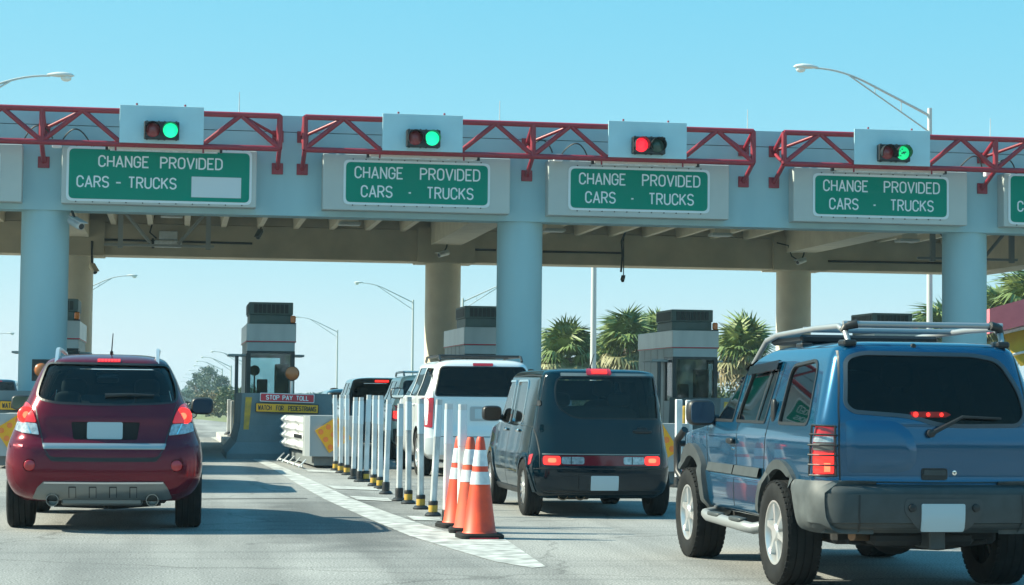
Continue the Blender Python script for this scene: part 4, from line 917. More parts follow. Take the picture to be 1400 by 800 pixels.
    def seat(c, x, y, z, m, w=.25, h=.34):
        o = MB().blob((x, y, z), (w, .09, h), .55, 14, 8, Matrix.Rotation(rad(-10), 3, 'X')).obj('seat', m, c.root, 60)
        b = MB().blob((x, y-.10, z+h+.13), (.135, .055, .10), .6, 12, 8); b.tube([(x-.05, y-.07, z+h-.02), (x-.05, y-.09, z+h+.1)], .008, 5); b.tube([(x+.05, y-.07, z+h-.02), (x+.05, y-.09, z+h+.1)], .008, 5)
        b.obj('headrest', m, o, 60)
    def mirror(c, s, x, y, z, r=(.12, .09, .085), m=BLACK, face=None):
        o = MB().blob((s*(x+r[0]*.95), y, z), r, .55, 16, 10).tube([(s*(x-.06), y+.05, z-.05), (s*(x+.08), y+.02, z-.05)], .035, 8).obj('side_mirror', m, c.root, 60)
        MB().prism(rrect(s*(x+r[0]*.95)-r[0]*.82, s*(x+r[0]*.95)+r[0]*.82, z-r[2]*.78, z+r[2]*.78, .04), y-r[1]-.004, y-r[1]+.01, 'y').obj('mirror_glass', face or mat('mirror_glass', (.55, .6, .62), .04, 1.), o)
    def under(c, w, y0, y1, z0, z1): MB().box(-w, w, y0, y1, z0, z1, .03).obj('underbody', UNDER, c.root)
def conv(pts, cx, gy, s): return [((x-cx)/s, (gy-y)/s) for x, y in pts]

PAINT_RED = mat('dark_red_car_paint', (.15, .004, .018), .16, .5, coat=.3, spec=.4)
PAINT_BLUE = mat('metallic_blue_car_paint', (.006, .082, .175), .16, .55, coat=.9)
PAINT_CUBE = mat('deep_teal_car_paint', (.001, .013, .022), .08, .3, coat=.3, spec=.35)
PAINT_WHITE = mat('pearl_white_car_paint', (.66, .69, .70), .35, .1, coat=.8)
PAINT_TAN = mat('champagne_car_paint', (.50, .46, .37), .32, .1, coat=.7)
PAINT_NAVY = mat('navy_car_paint', (.008, .03, .05), .3, .3, coat=1.)
G_RED = glass('rear_glass_smoke', (.62, .72, .74), .035); G_CUBE = glass('rear_glass_teal', (.60, .72, .76), .035); G_DARK = glass('privacy_glass', (.012, .03, .036), .022); G_SIDE = glass('side_glass', (.35, .45, .47), .16); G_SIDE_D = glass('side_glass_dark', (.05, .08, .09), .22); G_MID = glass('clear_glass', (.85, .92, .93), .06)
GREYPL = mat('grey_bumper_plastic', (.045, .055, .058), .55, c2=(.034, .042, .044), scale=9)
FADEPL = mat('faded_bumper_plastic', (.085, .098, .10), .6, c2=(.045, .054, .056), scale=5)
SEAT = mat('seat_cloth', (.03, .033, .035), .9)

# --- dark red SUV at the left
def red_suv():
    lv = [(.30, .80, .16, 4.30, .25, .4), (.37, .88, .05, 4.40, .26, .4), (.50, .95, .0, 4.5, .28, .5), (.67, .972, .0, 4.52, .3, .55), (.82, .955, .02, 4.5, .3, .55), (.91, .93, .09, 4.45, .3, .55),
          (1.02, .89, .12, 4.30, .3, .5), (1.11, .855, .13, 3.75, .3, .5), (1.17, .835, .15, 3.45, .3, .4), (1.3, .77, .20, 3.2, .28, .35), (1.5, .69, .31, 2.85, .25, .3), (1.64, .615, .42, 2.6, .22, .3), (1.70, .55, .52, 2.35, .2, .3), (1.74, .40, .70, 2.1, .2, .3), (1.75, .2, .9, 1.9, .15, .2)]
    k = lambda P: conv(P, 381, 754, 362)
    gr_ = gr(142, 719); c = Car('red_suv', 'dark red SUV seen from behind in the left lane with both brake lights lit', 'car', (-.67, 20.35, .0), lv, 4.52, PAINT_RED, inner=1.10)
    win = rpoly(k([(170, 156), (600, 160), (630, 235), (634, 292), (560, 300), (380, 305), (200, 299), (138, 282), (146, 235)]), [.05, .05, .1, .06, .1, .2, .1, .08, .1])
    c.cut_rear(win, .75); c.cut_front(rpoly([(-.66, 1.20), (.66, 1.20), (.56, 1.62), (-.56, 1.62)], .08), 2.2, 4.2)
    sw = [rpoly([(.75, 1.22), (1.28, 1.16), (1.3, 1.56), (.95, 1.56)], .06), rpoly([(1.38, 1.15), (2.15, 1.15), (2.12, 1.6), (1.4, 1.58)], .06), rpoly([(2.22, 1.15), (3.05, 1.15), (2.6, 1.58), (2.25, 1.6)], .06)]
    for s in sw: c.cut_side(s)
    c.wells((.93, 3.62), .42, .37); c.cut_rear(rpoly(k([(265, 366), (505, 366), (495, 428), (275, 428)]), .02), .148); c.body()
    c.patch('rear_window', G_RED, 'rear', win, off=-.012, thick=0); c.line('window_seal', BLACK, 'rear', win+[win[0]], .022, .002)
    for s in sw: c.both('side_window', G_SIDE, s, off=-.01, thick=0)
    c.patch('windscreen', G_MID, 'front', rpoly([(-.66, 1.20), (.66, 1.20), (.56, 1.62), (-.56, 1.62)], .08), off=-.01, thick=0)
    # tail lamps
    for sgn in (1, -1):
        f = (lambda P: [(x*sgn, z) for x, z in k(P)]) if sgn == 1 else (lambda P: [(-x, z) for x, z in k(P)])
        red = f([(96, 296), (118, 304), (134, 336), (146, 370), (76, 366), (74, 340), (82, 312)]); cl = f([(75, 369), (146, 373), (156, 413), (100, 407), (70, 398)])
        lo = c.patch('tail_lamp', RED_LENS, 'rear', rpoly(red, .03), off=.012, thick=.03, res=.03, dome=.01)
        lo.data.materials[0] = mat('tail_lens_glowing', (.4, .008, .012), .15, coat=1, emit=(1, .012, .014), es=.16)
        cx_, cz_ = f([(106, 343)])[0]; h, n = c.hit('rear', cx_, cz_)
        MB().lathe([(.004, -.036), (.05, -.034), (.078, -.026), (.086, -.005)], (h.x, h.y, h.z), 'y', 20).obj('brake_lamp', RED_ON, lo, 60)
        MB().lathe([(.004, -.04), (.035, -.035)], (h.x, h.y, h.z), 'y', 14).obj('lamp_bulb', RED_CORE, lo, 60)
        l2 = c.patch('reversing_lamp', CLEAR_LENS, 'rear', rpoly(cl, .015), off=.012, thick=.03, res=.03)
        c.line('lamp_divider', CHROME, 'rear', f([(112, 372), (128, 409)]), .012, .014, l2)
        rx, rz_ = f([(126, 518)])[0]; h, n = c.hit('rear', rx, rz_)
        rf = MB().lathe([(.004, -.022), (.045, -.02), (.054, -.012), (.058, .02)], (h.x, h.y, h.z), 'y', 20).obj('reflector', RED_DIM, c.root, 60)
        MB().lathe([(.054, .0), (.062, -.012), (.066, .02)], (h.x, h.y, h.z), 'y', 20).obj('reflector_ring', PAINT_RED, rf, 60)
    tg = c.patch('tailgate', PAINT_RED, 'rear', rpoly(k([(137, 312), (200, 318), (380, 325), (560, 318), (628, 310), (608, 380), (600, 442), (560, 484), (200, 484), (168, 442), (156, 380)]) , .03), off=.004, thick=.01, res=.06) if False else None
    c.line('tailgate_gap', BLACK, 'rear', k([(134, 300), (152, 372), (166, 425), (172, 455), (195, 488), (230, 494), (381, 496), (535, 494), (570, 488), (592, 455), (598, 425), (614, 372), (632, 300)]), .012, .002)
    c.patch('tailgate_lower_gap', BLACK, 'rear', rpoly(k([(176, 476), (205, 489), (381, 491), (560, 489), (590, 476), (580, 500), (555, 505), (210, 505), (185, 500)]), .01), off=.003, thick=.006)
    c.patch('chrome_strip', mat('strip_chrome', (.40, .40, .40), .32, .7), 'rear', rpoly(k([(168, 443), (598, 443), (592, 462), (174, 462)]), .008), off=.012, thick=.03, res=.016, dome=.02)
    pl = MB().prism(rrect(-.166, .176, (754-426)/362, (754-366)/362, .02), .10, .112, 'y').obj('license_plate', PLATE, c.root)
    c.line('bumper_crease', PAINT_RED, 'rear', k([(34, 448), (100, 452), (165, 470), (200, 508), (381, 512), (565, 508), (598, 470), (664, 452), (728, 446)]), .02, .0, h=.006)
    sk = c.patch('skid_plate', mat('satin_silver_trim', (.20, .22, .22), .34, .6), 'rear', rpoly(k([(176, 575), (590, 575), (605, 595), (620, 630), (600, 634), (381, 640), (160, 634), (138, 630), (155, 595)]), .01), off=.02, thick=.05)
    for x in (276, 346, 416, 486): c.patch('skid_notch', BLACK, 'rear', k([(x-13, 590), (x+13, 590), (x+13, 626), (x-13, 626)]), off=.022, thick=0, res=.02, parent=sk); c.patch('skid_notch_face', mat('satin_silver_trim', (.20, .22, .22), .34, .6), 'rear', k([(x-10, 594), (x+11, 594), (x+11, 626), (x-10, 626)]), off=.0235, thick=0, res=.02, parent=sk)
    c.line('bumper_lip', SILVER, 'rear', k([(178, 577), (381, 578), (590, 577)]), .016, .021, h=.006)
    for x in (207, 553):
        p = k([(x, 640)])[0]; MB().lathe([(.05, .25), (.062, .05), (.062, -.02), (.052, -.02), (.05, .2), (.003, .2)], (p[0], .06, p[1]), 'y', 18, True).obj('exhaust_tip', mat('dark_chrome', (.2, .21, .21), .25, 1.), c.root, 40)
    MB().box(k([(235, 0)])[0][0], k([(520, 0)])[0][0], .10, .22, k([(0, 660)])[0][1], k([(0, 634)])[0][1], .02).obj('muffler', mat('muffler_steel', (.20, .20, .19), .5, .6), c.root)
    c.under(.62, .5, 4.0, .26, .42); MB().tube([(-.75, .93, .33), (.75, .93, .33)], .05, 8).obj('rear_axle', UNDER, c.root); MB().tube([(-.5, .75, .24), (.1, .72, .22), (.55, .8, .25)], .03, 6).obj('tow_bar', UNDER, c.root); MB().tube([(.02, .6, .2), (.02, .6, .34)], .03, 6).obj('tow_hook', UNDER, c.root)
    c.wheels((.93, 3.62), 1.66, .37, .26, lugs=0)
    hb = c.patch('high_brake_light', RED_LENS, 'rear', rrect(k([(346, 0)])[0][0], k([(430, 0)])[0][0], k([(0, 154)])[0][1], k([(0, 141)])[0][1], .01), off=.008, thick=.02, res=.02)
    for i in range(7): x = 354+i*11.5; c.patch('brake_led', RED_ON, 'rear', k([(x-4, 151), (x+4, 151), (x+4, 144), (x-4, 144)]), off=.010, thick=0, res=.02, parent=hb)
    for s in (-1, 1):
        b = MB(); pts = [(s*.49, .62, 1.69), (s*.495, .72, 1.745), (s*.50, .95, 1.785), (s*.50, 1.5, 1.80), (s*.49, 2.2, 1.775), (s*.48, 2.45, 1.71)]
        b.tube(pts, [.018, .02, .02, .02, .02, .016], 8); b.prism([(.52, 1.655), (.60, 1.72), (.74, 1.795), (.98, 1.815), (.98, 1.72)], s*.497-.016, s*.497+.016, 'x'); b.obj('roof_rail', SILVER, c.root, 60)
    MB().tube([(.03, .95, 1.74), (.03, .93, 1.78)], [.022, .015], 8).tube([(.03, .93, 1.775), (.045, .80, 1.96)], [.007, .005], 6).obj('antenna', BLACK, c.root)
    w0 = k([(380, 272)])[0]; w1 = k([(552, 269)])[0]; a, _ = c.hit('rear', *w0); b, _ = c.hit('rear', *w1)
    MB().tube([a+Vector((0, -.02, 0)), (a+b)/2+Vector((0, -.035, .008)), b+Vector((0, -.02, 0))], [.022, .016, .01], 6).obj('rear_wiper', BLACK, c.root)
    c.mirror(-1, .86, 2.85, 1.24, (.125, .09, .085), BLACK); c.mirror(1, .86, 2.85, 1.22, (.125, .09, .095), BLACK, mat('mirror_dark_reflection', (.03, .06, .10), .05))  # right mirror face coloured dark to stand for what it reflects
    for x in (-.38, .38): c.seat(x, 2.0, .94, SEAT)
    for x in (-.4, .4): c.seat(x, 1.15, .92, SEAT, .3, .22)
    MB().blob((-.06, 2.75, 1.50), (.12, .02, .035), .6).obj('cabin_mirror', BLACK, c.root)
    return c

# --- black boxy car in the middle lane
def boxy_car():
    lv = [(.22, .74, .12, 3.85, .2, .3), (.30, .79, .03, 3.93, .22, .35), (.50, .828, .0, 3.97, .25, .4), (.68, .822, .008, 3.97, .25, .4), (.80, .80, .02, 3.94, .25, .4), (.95, .778, .038, 3.85, .24, .4), (1.02, .767, .047, 3.3, .22, .35), (1.09, .755, .058, 3.1, .2, .3),
          (1.3, .72, .092, 2.95, .18, .3), (1.5, .685, .14, 2.75, .16, .25), (1.61, .66, .17, 2.6, .14, .25), (1.66, .61, .22, 2.45, .14, .25), (1.685, .45, .35, 2.2, .14, .2), (1.69, .25, .6, 1.9, .1, .2)]
    k = lambda P: conv(P, 604, 757, 400)
    c = Car('boxy_car', 'deep teal black boxy hatchback with a wrap around rear window and blank plate', 'car', (4.80, 22.75, 0), lv, 3.97, PAINT_CUBE, bow=(.045, .2), tap=(.08, .02), inner=1.0)
    win = rpoly(k([(425, 118), (860, 118), (866, 210), (868, 308), (470, 308), (395, 255), (388, 180), (398, 135)]), [.06, .02, .01, .02, .12, .1, .1, .08])
    c.cut_rear(win, .6); ws = rpoly([(-.64, 1.1), (.64, 1.1), (.6, 1.58), (-.6, 1.58)], .1); c.cut_front(ws, 2.2, 4.2)
    sw = [rpoly([(1.02, 1.05), (1.72, 1.05), (1.72, 1.55), (1.02, 1.55)], [.1, .05, .05, .1]), rpoly([(1.92, 1.05), (2.75, 1.05), (2.62, 1.55), (1.92, 1.55)], [.1, .1, .2, .05])]
    for s in sw: c.cut_side(s)
    c.wells((.57, 3.08), .36, .32); c.body()
    c.patch('rear_window', G_CUBE, 'rear', win, off=-.008, thick=0); c.line('window_seal', BLACK, 'rear', win+[win[0]], .02, .002)
    qw = rpoly([(.16, 1.08), (.55, 1.05), (.60, 1.5), (.30, 1.52)], .05); c.patch('quarter_glass', G_SIDE_D, 'right', qw, off=.002, thick=.006)
    for s in sw:
        c.both('side_window', G_SIDE, s, off=-.008, thick=0)
        for ax in ('left', 'right'): c.line('window_trim', CHROME if ax == 'left' else BLACK, ax, s+[s[0]], .024, .003, h=.006)
    c.patch('windscreen', G_MID, 'front', ws, off=-.01, thick=0)
    c.patch('window_header_trim', mat('grey_trim', (.22, .24, .23), .4, .3), 'rear', rpoly(k([(418, 103), (860, 103), (860, 114), (418, 117)]), .008), off=.006, thick=.012)
    hb = c.patch('high_brake_light', RED_LENS, 'rear', rpoly(k([(538, 88), (650, 88), (652, 113), (536, 113)]), .02), off=.02, thick=.04, res=.025); c.patch('brake_led', RED_ON, 'rear', rpoly(k([(560, 92), (632, 92), (632, 108), (560, 108)]), .012), off=.022, thick=0, res=.02, parent=hb)
    bar = c.patch('light_bar', mat('light_bar_red', (.14, .003, .010), .12, coat=.6), 'rear', rpoly(k([(332, 476), (868, 476), (872, 500), (868, 522), (332, 520), (328, 498)]), .025), off=.012, thick=.03)
    for a, b in ((334, 408), (796, 866)): c.patch('brake_lamp', RED_ON, 'rear', rpoly(k([(a, 479), (b, 479), (b, 519), (a, 518)]), .03), off=.015, thick=0, res=.03, parent=bar); m_ = (a+b)/2; c.patch('lamp_bulb', RED_CORE, 'rear', rpoly(k([(m_-18, 488), (m_+18, 488), (m_+18, 508), (m_-18, 508)]), .03), off=.017, thick=0, res=.03, parent=bar)
    for a, b in ((413, 516), (697, 794)): c.patch('reversing_lamp', CLEAR_LENS, 'rear', rpoly(k([(a, 482), (b, 482), (b, 515), (a, 515)]), .025), off=.0165, thick=.006, res=.03, parent=bar); m_ = (a+b)/2; c.line('lamp_divider', BLACK, 'rear', k([(m_-8, 482), (m_-8, 515)]), .01, .018, bar)
    c.line('bar_lip', mat('grey_trim', (.22, .24, .23), .4, .3), 'rear', k([(330, 470), (868, 471)]), .012, .008, h=.004)
    hd = MB(); p, _ = c.hit('rear', *k([(788, 366)])[0]); hd.blob((p.x, p.y-.01, p.z), (.115, .025, .022), .6); hd.blob((p.x, p.y-.004, p.z+.02), (.06, .018, .035), .7); hd.obj('tailgate_handle', BLACK, c.root, 60)
    c.line('tailgate_gap', BLACK, 'rear', k([(320, 80), (300, 230), (296, 330), (310, 400), (318, 462), (318, 530), (490, 532)]), .010, .002); c.line('tailgate_gap', BLACK, 'rear', k([(884, 330), (886, 460), (884, 530), (735, 532)]), .010, .002)
    c.patch('hinge_cover', BLACK, 'rear', rpoly(k([(309, 225), (330, 228), (332, 250), (311, 254)]), .015), off=.012, thick=.02, res=.02)
    pr = c.patch('plate_panel', PAINT_CUBE, 'rear', rpoly(k([(492, 560), (733, 560), (730, 632), (495, 632)]), .01), off=.014, thick=.03); 
    c.patch('license_plate', PLATE, 'rear', rpoly(k([(547, 566), (675, 566), (675, 631), (547, 631)]), .012), off=.02, thick=.008, parent=pr)
    c.line('bumper_gap', BLACK, 'rear', k([(262, 540), (330, 534), (490, 536), (735, 536), (880, 534), (925, 528)]), .010, .002); c.line('bumper_crease', PAINT_CUBE, 'rear', k([(300, 572), (490, 574)]), .016, .0, h=.006); c.line('bumper_crease', PAINT_CUBE, 'rear', k([(735, 574), (900, 568)]), .016, .0, h=.006)
    c.patch('lower_valance', BLACK, 'rear', rpoly(k([(330, 634), (880, 634), (870, 652), (340, 655)]), .01), off=.004, thick=.01)
    for x in (428, 508): p = k([(x, 655)])[0]; MB().lathe([(.05, .3), (.062, .05), (.060, .0), (.05, .0), (.045, .2), (.003, .2)], (p[0], .10, p[1]), 'y', 16, True).obj('exhaust_tip', BRONZE, c.root, 40)
    MB().box(-.5, -.1, .15, .4, .2, .32, .04).obj('muffler', BRONZE, c.root)
    c.patch('side_reflector', RED_DIM, 'left', rpoly([(.20, .60), (.27, .585), (.25, .70), (.17, .72)], .02), off=.006, thick=.015, res=.03)
    for ax in ('left', 'right'):
        for pts in ([(1.02, .34), (1.02, .60), (.92, .78), (.90, 1.0)], [(1.86, .30), (1.84, .95), (1.84, 1.56)], [(2.82, .32), (2.86, .7), (2.80, 1.05)], [(1.0, .30), (2.82, .30)]): c.line('door_gap', BLACK, ax, pts, .012, .002)
        for y, z in ((1.18, .96), (2.05, .96)):
            h, n = c.hit(ax, y, z); MB().blob(h+n*.02, (.02, .09, .018), .6).obj('door_handle', CHROME, c.root, 60)
    c.line('sill_trim', BLACK, 'left', [(.95, .27), (2.75, .27)], .06, .006, h=.008); c.line('gutter_trim', BLACK, 'left', [(.3, 1.60), (1.0, 1.615), (2.4, 1.60)], .014, .002)
    c.wheels((.57, 3.08), 1.475, .325, .205, spokes=14, rim=.70)
    for y in (.57, 3.08):
        arcp = [(y+.375*math.cos(rad(a)), .32+.375*math.sin(rad(a))) for a in range(-5, 186, 10)]; c.line('arch_lip', PAINT_CUBE, 'left', arcp, .05, .0, h=.014)
    c.under(.6, .4, 3.6, .2, .34); MB().tube([(-.6, .57, .3), (.6, .57, .3)], .05, 8).obj('rear_axle', UNDER, c.root)
    MB().tube([(-.06, .52, 1.68), (-.06, .5, 1.71)], [.025, .014], 8).tube([(-.06, .5, 1.705), (-.04, .38, 1.86)], [.007, .004], 6).obj('antenna', BLACK, c.root)
    c.mirror(-1, .76, 2.62, 1.15, (.125, .08, .095), BLACK, mat('mirror_brown_reflection', (.05, .03, .02), .15)); c.mirror(1, .76, 2.62, 1.15, (.125, .08, .095), BLACK)  # left mirror face: a brown reflection painted in as its colour
    for x in (-.36, .36): c.seat(x, 1.85, 1.0, SEAT)
    MB().blob((0, .9, 1.02), (.6, .1, .24), .4, 20, 8).obj('rear_bench', SEAT, c.root, 60)
    for x in (-.36, .36): MB().blob((x, .86, 1.33), (.14, .05, .085), .6, 12, 8).obj('headrest', SEAT, c.root, 60)
    return c

# --- blue SUV at the right
def blue_suv():
    lv = [(.455, .80, .16, 4.30, .2, .35), (.475, .86, .03, 4.42, .2, .4), (.55, .885, .0, 4.5, .2, .45), (.70, .89, .0, 4.52, .2, .45), (.76, .885, .02, 4.5, .2, .45), (.79, .865, .085, 4.48, .14, .45), (.95, .87, .085, 4.46, .14, .45), (1.06, .87, .085, 4.40, .14, .4),
          (1.12, .862, .09, 3.75, .14, .35), (1.18, .85, .095, 3.36, .14, .3), (1.24, .835, .10, 3.25, .14, .3), (1.45, .775, .15, 2.92, .13, .28), (1.62, .725, .20, 2.62, .12, .25), (1.69, .70, .22, 2.45, .12, .25), (1.75, .655, .25, 2.15, .12, .25), (1.785, .55, .34, 1.95, .14, .25), (1.80, .38, .6, 1.7, .14, .2)]
    k = lambda P: conv(P, 811, 831, 408)
    c = Car('blue_suv', 'metallic blue SUV at the right with a roof rack and black bumper', 'car', (5.315, 13.72, 0), lv, 4.52, PAINT_BLUE, bow=(.04, .16), tap=(.06, .02), inner=1.08)
    win = rpoly(k([(553, 150), (600, 136), (905, 138), (982, 152), (1030, 240), (1042, 310), (1020, 342), (870, 345), (790, 342), (720, 318), (560, 306), (540, 285)]), [.06, .04, .06, .08, .1, .06, .06, .06, .08, .1, .05, .05])
    win = [(-.655+(x+.665)*1.085, z) for x, z in win]
    c.cut_rear(win, .55); ws = rpoly([(-.68, 1.22), (.68, 1.22), (.62, 1.62), (-.62, 1.62)], .08); c.cut_front(ws, 2.3, 4.2)
    sw = [rpoly([(.42, 1.19), (1.12, 1.19), (1.16, 1.62), (.56, 1.66)], [.08, .03, .1, .12]), rpoly([(1.48, 1.19), (2.28, 1.19), (2.16, 1.61), (1.46, 1.63)], [.03, .03, .04, .1]), rpoly([(2.38, 1.19), (3.12, 1.19), (2.66, 1.57), (2.36, 1.60)], [.03, .04, .04, .04])]
    for s in sw: c.cut_side(s)
    c.wells((.98, 3.58), .47, .40, depth=.42, w=.95); c.body()
    c.o.data.materials.append(GREYPL)
    for p in c.o.data.polygons:
        if p.center.z < .788 and p.center.y < .30 and p.material_index == 0: p.material_index = 2
    c.patch('rear_window', G_DARK, 'rear', win, off=-.008, thick=0); c.line('window_seal', mat('seal_grey', (.05, .07, .09), .5), 'rear', win+[win[0]], .028, .003, h=.004)
    hb = MB(); p, _ = c.hit('rear', *k([(796, 311)])[0])
    hl = MB().prism(rpoly(k([(737, 304), (840, 304), (856, 312), (838, 320), (737, 320)]), .01), p.y-.012, p.y+.02, 'y').obj('high_brake_light', RED_LENS, c.root)
    for x, r_ in ((748, 8), (786, 6), (826, 6)): q = k([(x, 312)])[0]; MB().lathe([(.004, -.016), (r_/408, -.0145)], (q[0], p.y, q[1]), 'y', 12).obj('brake_led', RED_ON, hl)
    for i, s in enumerate(sw):
        c.both('side_window', G_SIDE_D if i < 2 else G_SIDE, s, off=-.008, thick=0)
        for ax in ('left', 'right'): c.line('window_seal', BLACK, ax, s+[s[0]], .022, .003, h=.003)
    for ax in ('left', 'right'):
        c.line('window_divider', BLACK, ax, [(1.72, 1.19), (1.66, 1.62)], .035, .002)
        for s in sw[1:]:
            top = [q for q in s if q[1] > 1.54]; c.line('rain_guard', mat('smoked_guard', (.01, .014, .02), .12), ax, [(top[-1][0]-.02, 1.625), (top[0][0]+.05, 1.585)], .07, .02, h=.012)
    c.patch('windscreen', G_MID, 'front', ws, off=-.01, thick=0)
    # tailgate relief
    bulge = rpoly(k([(540, 330), (690, 330), (735, 362), (752, 410), (745, 465), (700, 480), (545, 480)]), [.04, .1, .1, .1, .1, .08, .04]); c.patch('first_aid_bulge', PAINT_BLUE, 'rear', bulge, off=.001, thick=.006, dome=.022, res=.03)
    c.line('tailgate_gap', BLACK, 'rear', k([(545, 112), (524, 300), (521, 420), (525, 506), (811, 508), (1097, 506), (1101, 420), (1098, 300), (1077, 112)]), .012, .002)
    c.patch('tailgate_handle', BLACK, 'rear', rpoly(k([(764, 466), (842, 466), (842, 500), (764, 500)]), .02), off=.006, thick=.015, res=.03); c.patch('handle_grip', GREYPL, 'rear', rpoly(k([(770, 471), (836, 471), (836, 486), (770, 486)]), .01), off=.016, thick=.02, res=.03)
    q, _ = c.hit('rear', *k([(863, 479)])[0]); lk = MB().lathe([(.004, -.012), (.017, -.011), (.02, .005)], q, 'y', 14).obj('lock', CHROME, c.root, 50); MB().lathe([(.002, -.013), (.006, -.0125)], q, 'y', 8).obj('keyhole', BLACK, lk)
    q, _ = c.hit('rear', *k([(766, 113)])[0]); MB().lathe([(.004, -.02), (.016, -.016), (.02, .005)], q, 'y', 12).obj('washer_jet', BLACK, c.root, 50)
    a, _ = c.hit('rear', *k([(790, 366)])[0]); b, _ = c.hit('rear', *k([(886, 318)])[0]); d, _ = c.hit('rear', *k([(1005, 322)])[0]); o_ = Vector((0, -.035, 0))
    MB().lathe([(.004, -.05), (.028, -.045), (.032, .01)], a, 'y', 12).tube([a+o_, b+o_, d+o_], [.018, .012, .008], 6).obj('rear_wiper', BLACK, c.root)
    # tail lamps with black guards
    for ax, sx in (('left', -1), ('right', 1)):
        def S(pts): return pts
        z0, z1 = (831-489)/408, (831-350)/408; zz = lambda f: z0+(z1-z0)*f; lm = []
        xin = .735; yo = .24
        def wrap(f0, f1, off, nm, m, par=None, xi=xin, yo_=yo):
            mb = MB(); rows = []
            P = [('rear', sx*(xi+(.80-xi)*i/5)) for i in range(6)]+[(ax, .13+(yo_-.13)*i/4) for i in range(5)]
            for f in (f0, (f0+f1)/2, f1):
                row = []
                for t_, v in P: h, n = c.hit(t_, v, zz(f)); row.append(h+n*off)
                rows.append(row)
            # smooth the corner: sort by walking order
            rows2 = [[p for p in r] for r in rows]; mb.rings(rows2, False); return mb.obj(nm, m, par or c.root, 60)
        lamp_o = wrap(0, 1, .012, 'tail_lamp', RED_LENS); wrap(.05, .46, .016, 'brake_lamp', RED_ON, lamp_o, xin+.012, yo-.02); wrap(.52, .66, .016, 'indicator_lens', mat('grey_lens', (.10, .11, .11), .15), lamp_o, xin+.012, yo-.02); wrap(.68, .80, .016, 'reversing_lens', CLEAR_LENS, lamp_o, xin+.012, yo-.02); wrap(.08, .26, .018, 'lamp_bulb', RED_CORE, lamp_o, xin+.03, .15)
        g = MB()
        def gp(t_, v, f, off=.04): h, n = c.hit(t_, v, zz(f)); return h+n*off
        for f in (.0, .22, .42, .62, .82, 1.0): g.tube([gp('rear', sx*(xin-.01), f, .01), gp('rear', sx*xin, f), gp('rear', sx*.78, f), gp('rear', sx*.82, f), gp(ax, .16, f), gp(ax, yo, f), gp(ax, yo+.01, f, .01)], .007, 5)
        g.tube([gp('rear', sx*xin, 0), gp('rear', sx*xin, 1)], .008, 5); g.tube([gp(ax, yo, 0), gp(ax, yo, 1)], .008, 5); g.obj('lamp_guard', BLACK, c.root, 60)
    # bumper
    bp = c.patch('bumper_step', GREYPL, 'rear', rpoly(k([(460, 540), (1162, 540), (1166, 560), (1160, 636), (1100, 645), (522, 645), (462, 636), (456, 560)]), .02), off=.02, thick=.05, res=.06)
    c.line('bumper_groove', BLACK, 'rear', k([(568, 542), (566, 600), (572, 640)]), .014, .022); c.line('bumper_groove', BLACK, 'rear', k([(1054, 542), (1056, 600), (1050, 640)]), .014, .022)
    c.patch('plate_frame', mat('bumper_pad', (.045, .052, .055), .5), 'rear', rpoly(k([(700, 552), (930, 552), (932, 590), (890, 634), (740, 634), (698, 590)]), .03), off=.027, thick=.012, res=.05)
    for x in (720, 910): q, _ = c.hit('rear', *k([(x, 577)])[0]); MB().lathe([(.004, -.05), (.026, -.045), (.03, -.02)], q, 'y', 14).obj('plate_lamp', BLACK, bp, 50)
    c.patch('license_plate', PLATE, 'rear', rpoly(k([(747, 566), (876, 566), (876, 634), (747, 634)]), .014), off=.04, thick=.014)
    for ax in ('left', 'right'):
        cnr = [(.05, .72), (.05, .46), (.30, .44), (.44, .52), (.50, .74), (.40, .78), (.12, .80)]
        c.patch('bumper_corner', FADEPL, ax, rpoly([(.075, .47), (.30, .40), (.48, .42), (.50, .50), (.53, .60), (.60, .74), (.58, .795), (.09, .80)], .03), off=.03, thick=.06, res=.05)
        for y in (.98, 3.58):
            f = []; R1, R0 = .60, .475
            a0, a1 = (-8, 188) if y > 2 else (-8, 150)
            if y > 2: f = [(y+R1*math.cos(rad(a)), .40+R1*.97*math.sin(rad(a))) for a in range(38, 206, 8)]+[(y+R0*math.cos(rad(a)), .40+R0*math.sin(rad(a))) for a in range(205, 37, -8)]
            else: f = [(y+R1*.98*math.cos(rad(a)), .40+R1*.92*math.sin(rad(a))) for a in range(40, 152, 8)]+[(y+R0*math.cos(rad(a)), .40+R0*math.sin(rad(a))) for a in range(151, 39, -8)]
            if y < 2:
                c.line('arch_lip', GREYPL, ax, [(y+.50*math.cos(rad(a)), .40+.49*math.sin(rad(a))) for a in range(-2, 140, 8)], .07, .0, h=.035); continue
            c.patch('fender_flare', mat('flare_plastic', (.045, .053, .055), .55, c2=(.03, .037, .039), scale=6) if y > 2 else PAINT_BLUE, ax, f, off=.045 if y > 2 else .03, thick=.07, res=.05)
        if True:
            mf = [(2.98, .27), (3.06, .27), (3.16, .50), (3.24, .70), (3.1, .72), (2.99, .52)]; c.patch('mud_flap', GREYPL, ax, mf, off=.03, thick=.05, res=.05)
        for a, b in ((1.50, 2.20), (2.23, 3.02)): c.line('door_cladding', GREYPL, ax, [(a, .80), (b, .80)], .078, .004, h=.018)
        for pts in ([(2.21, .44), (2.21, 1.17), (2.30, 1.62)], [(1.50, .62), (1.42, .95), (1.38, 1.18), (1.36, 1.64)], [(3.08, .44), (3.12, .9), (3.14, 1.18)], [(1.5, .44), (3.05, .44)]): c.line('door_gap', BLACK, ax, pts, .012, .002)
        c.line('waist_crease', PAINT_BLUE, ax, [(1.4, 1.10), (2.2, 1.10), (3.4, 1.08)], .02, 0, h=.004)
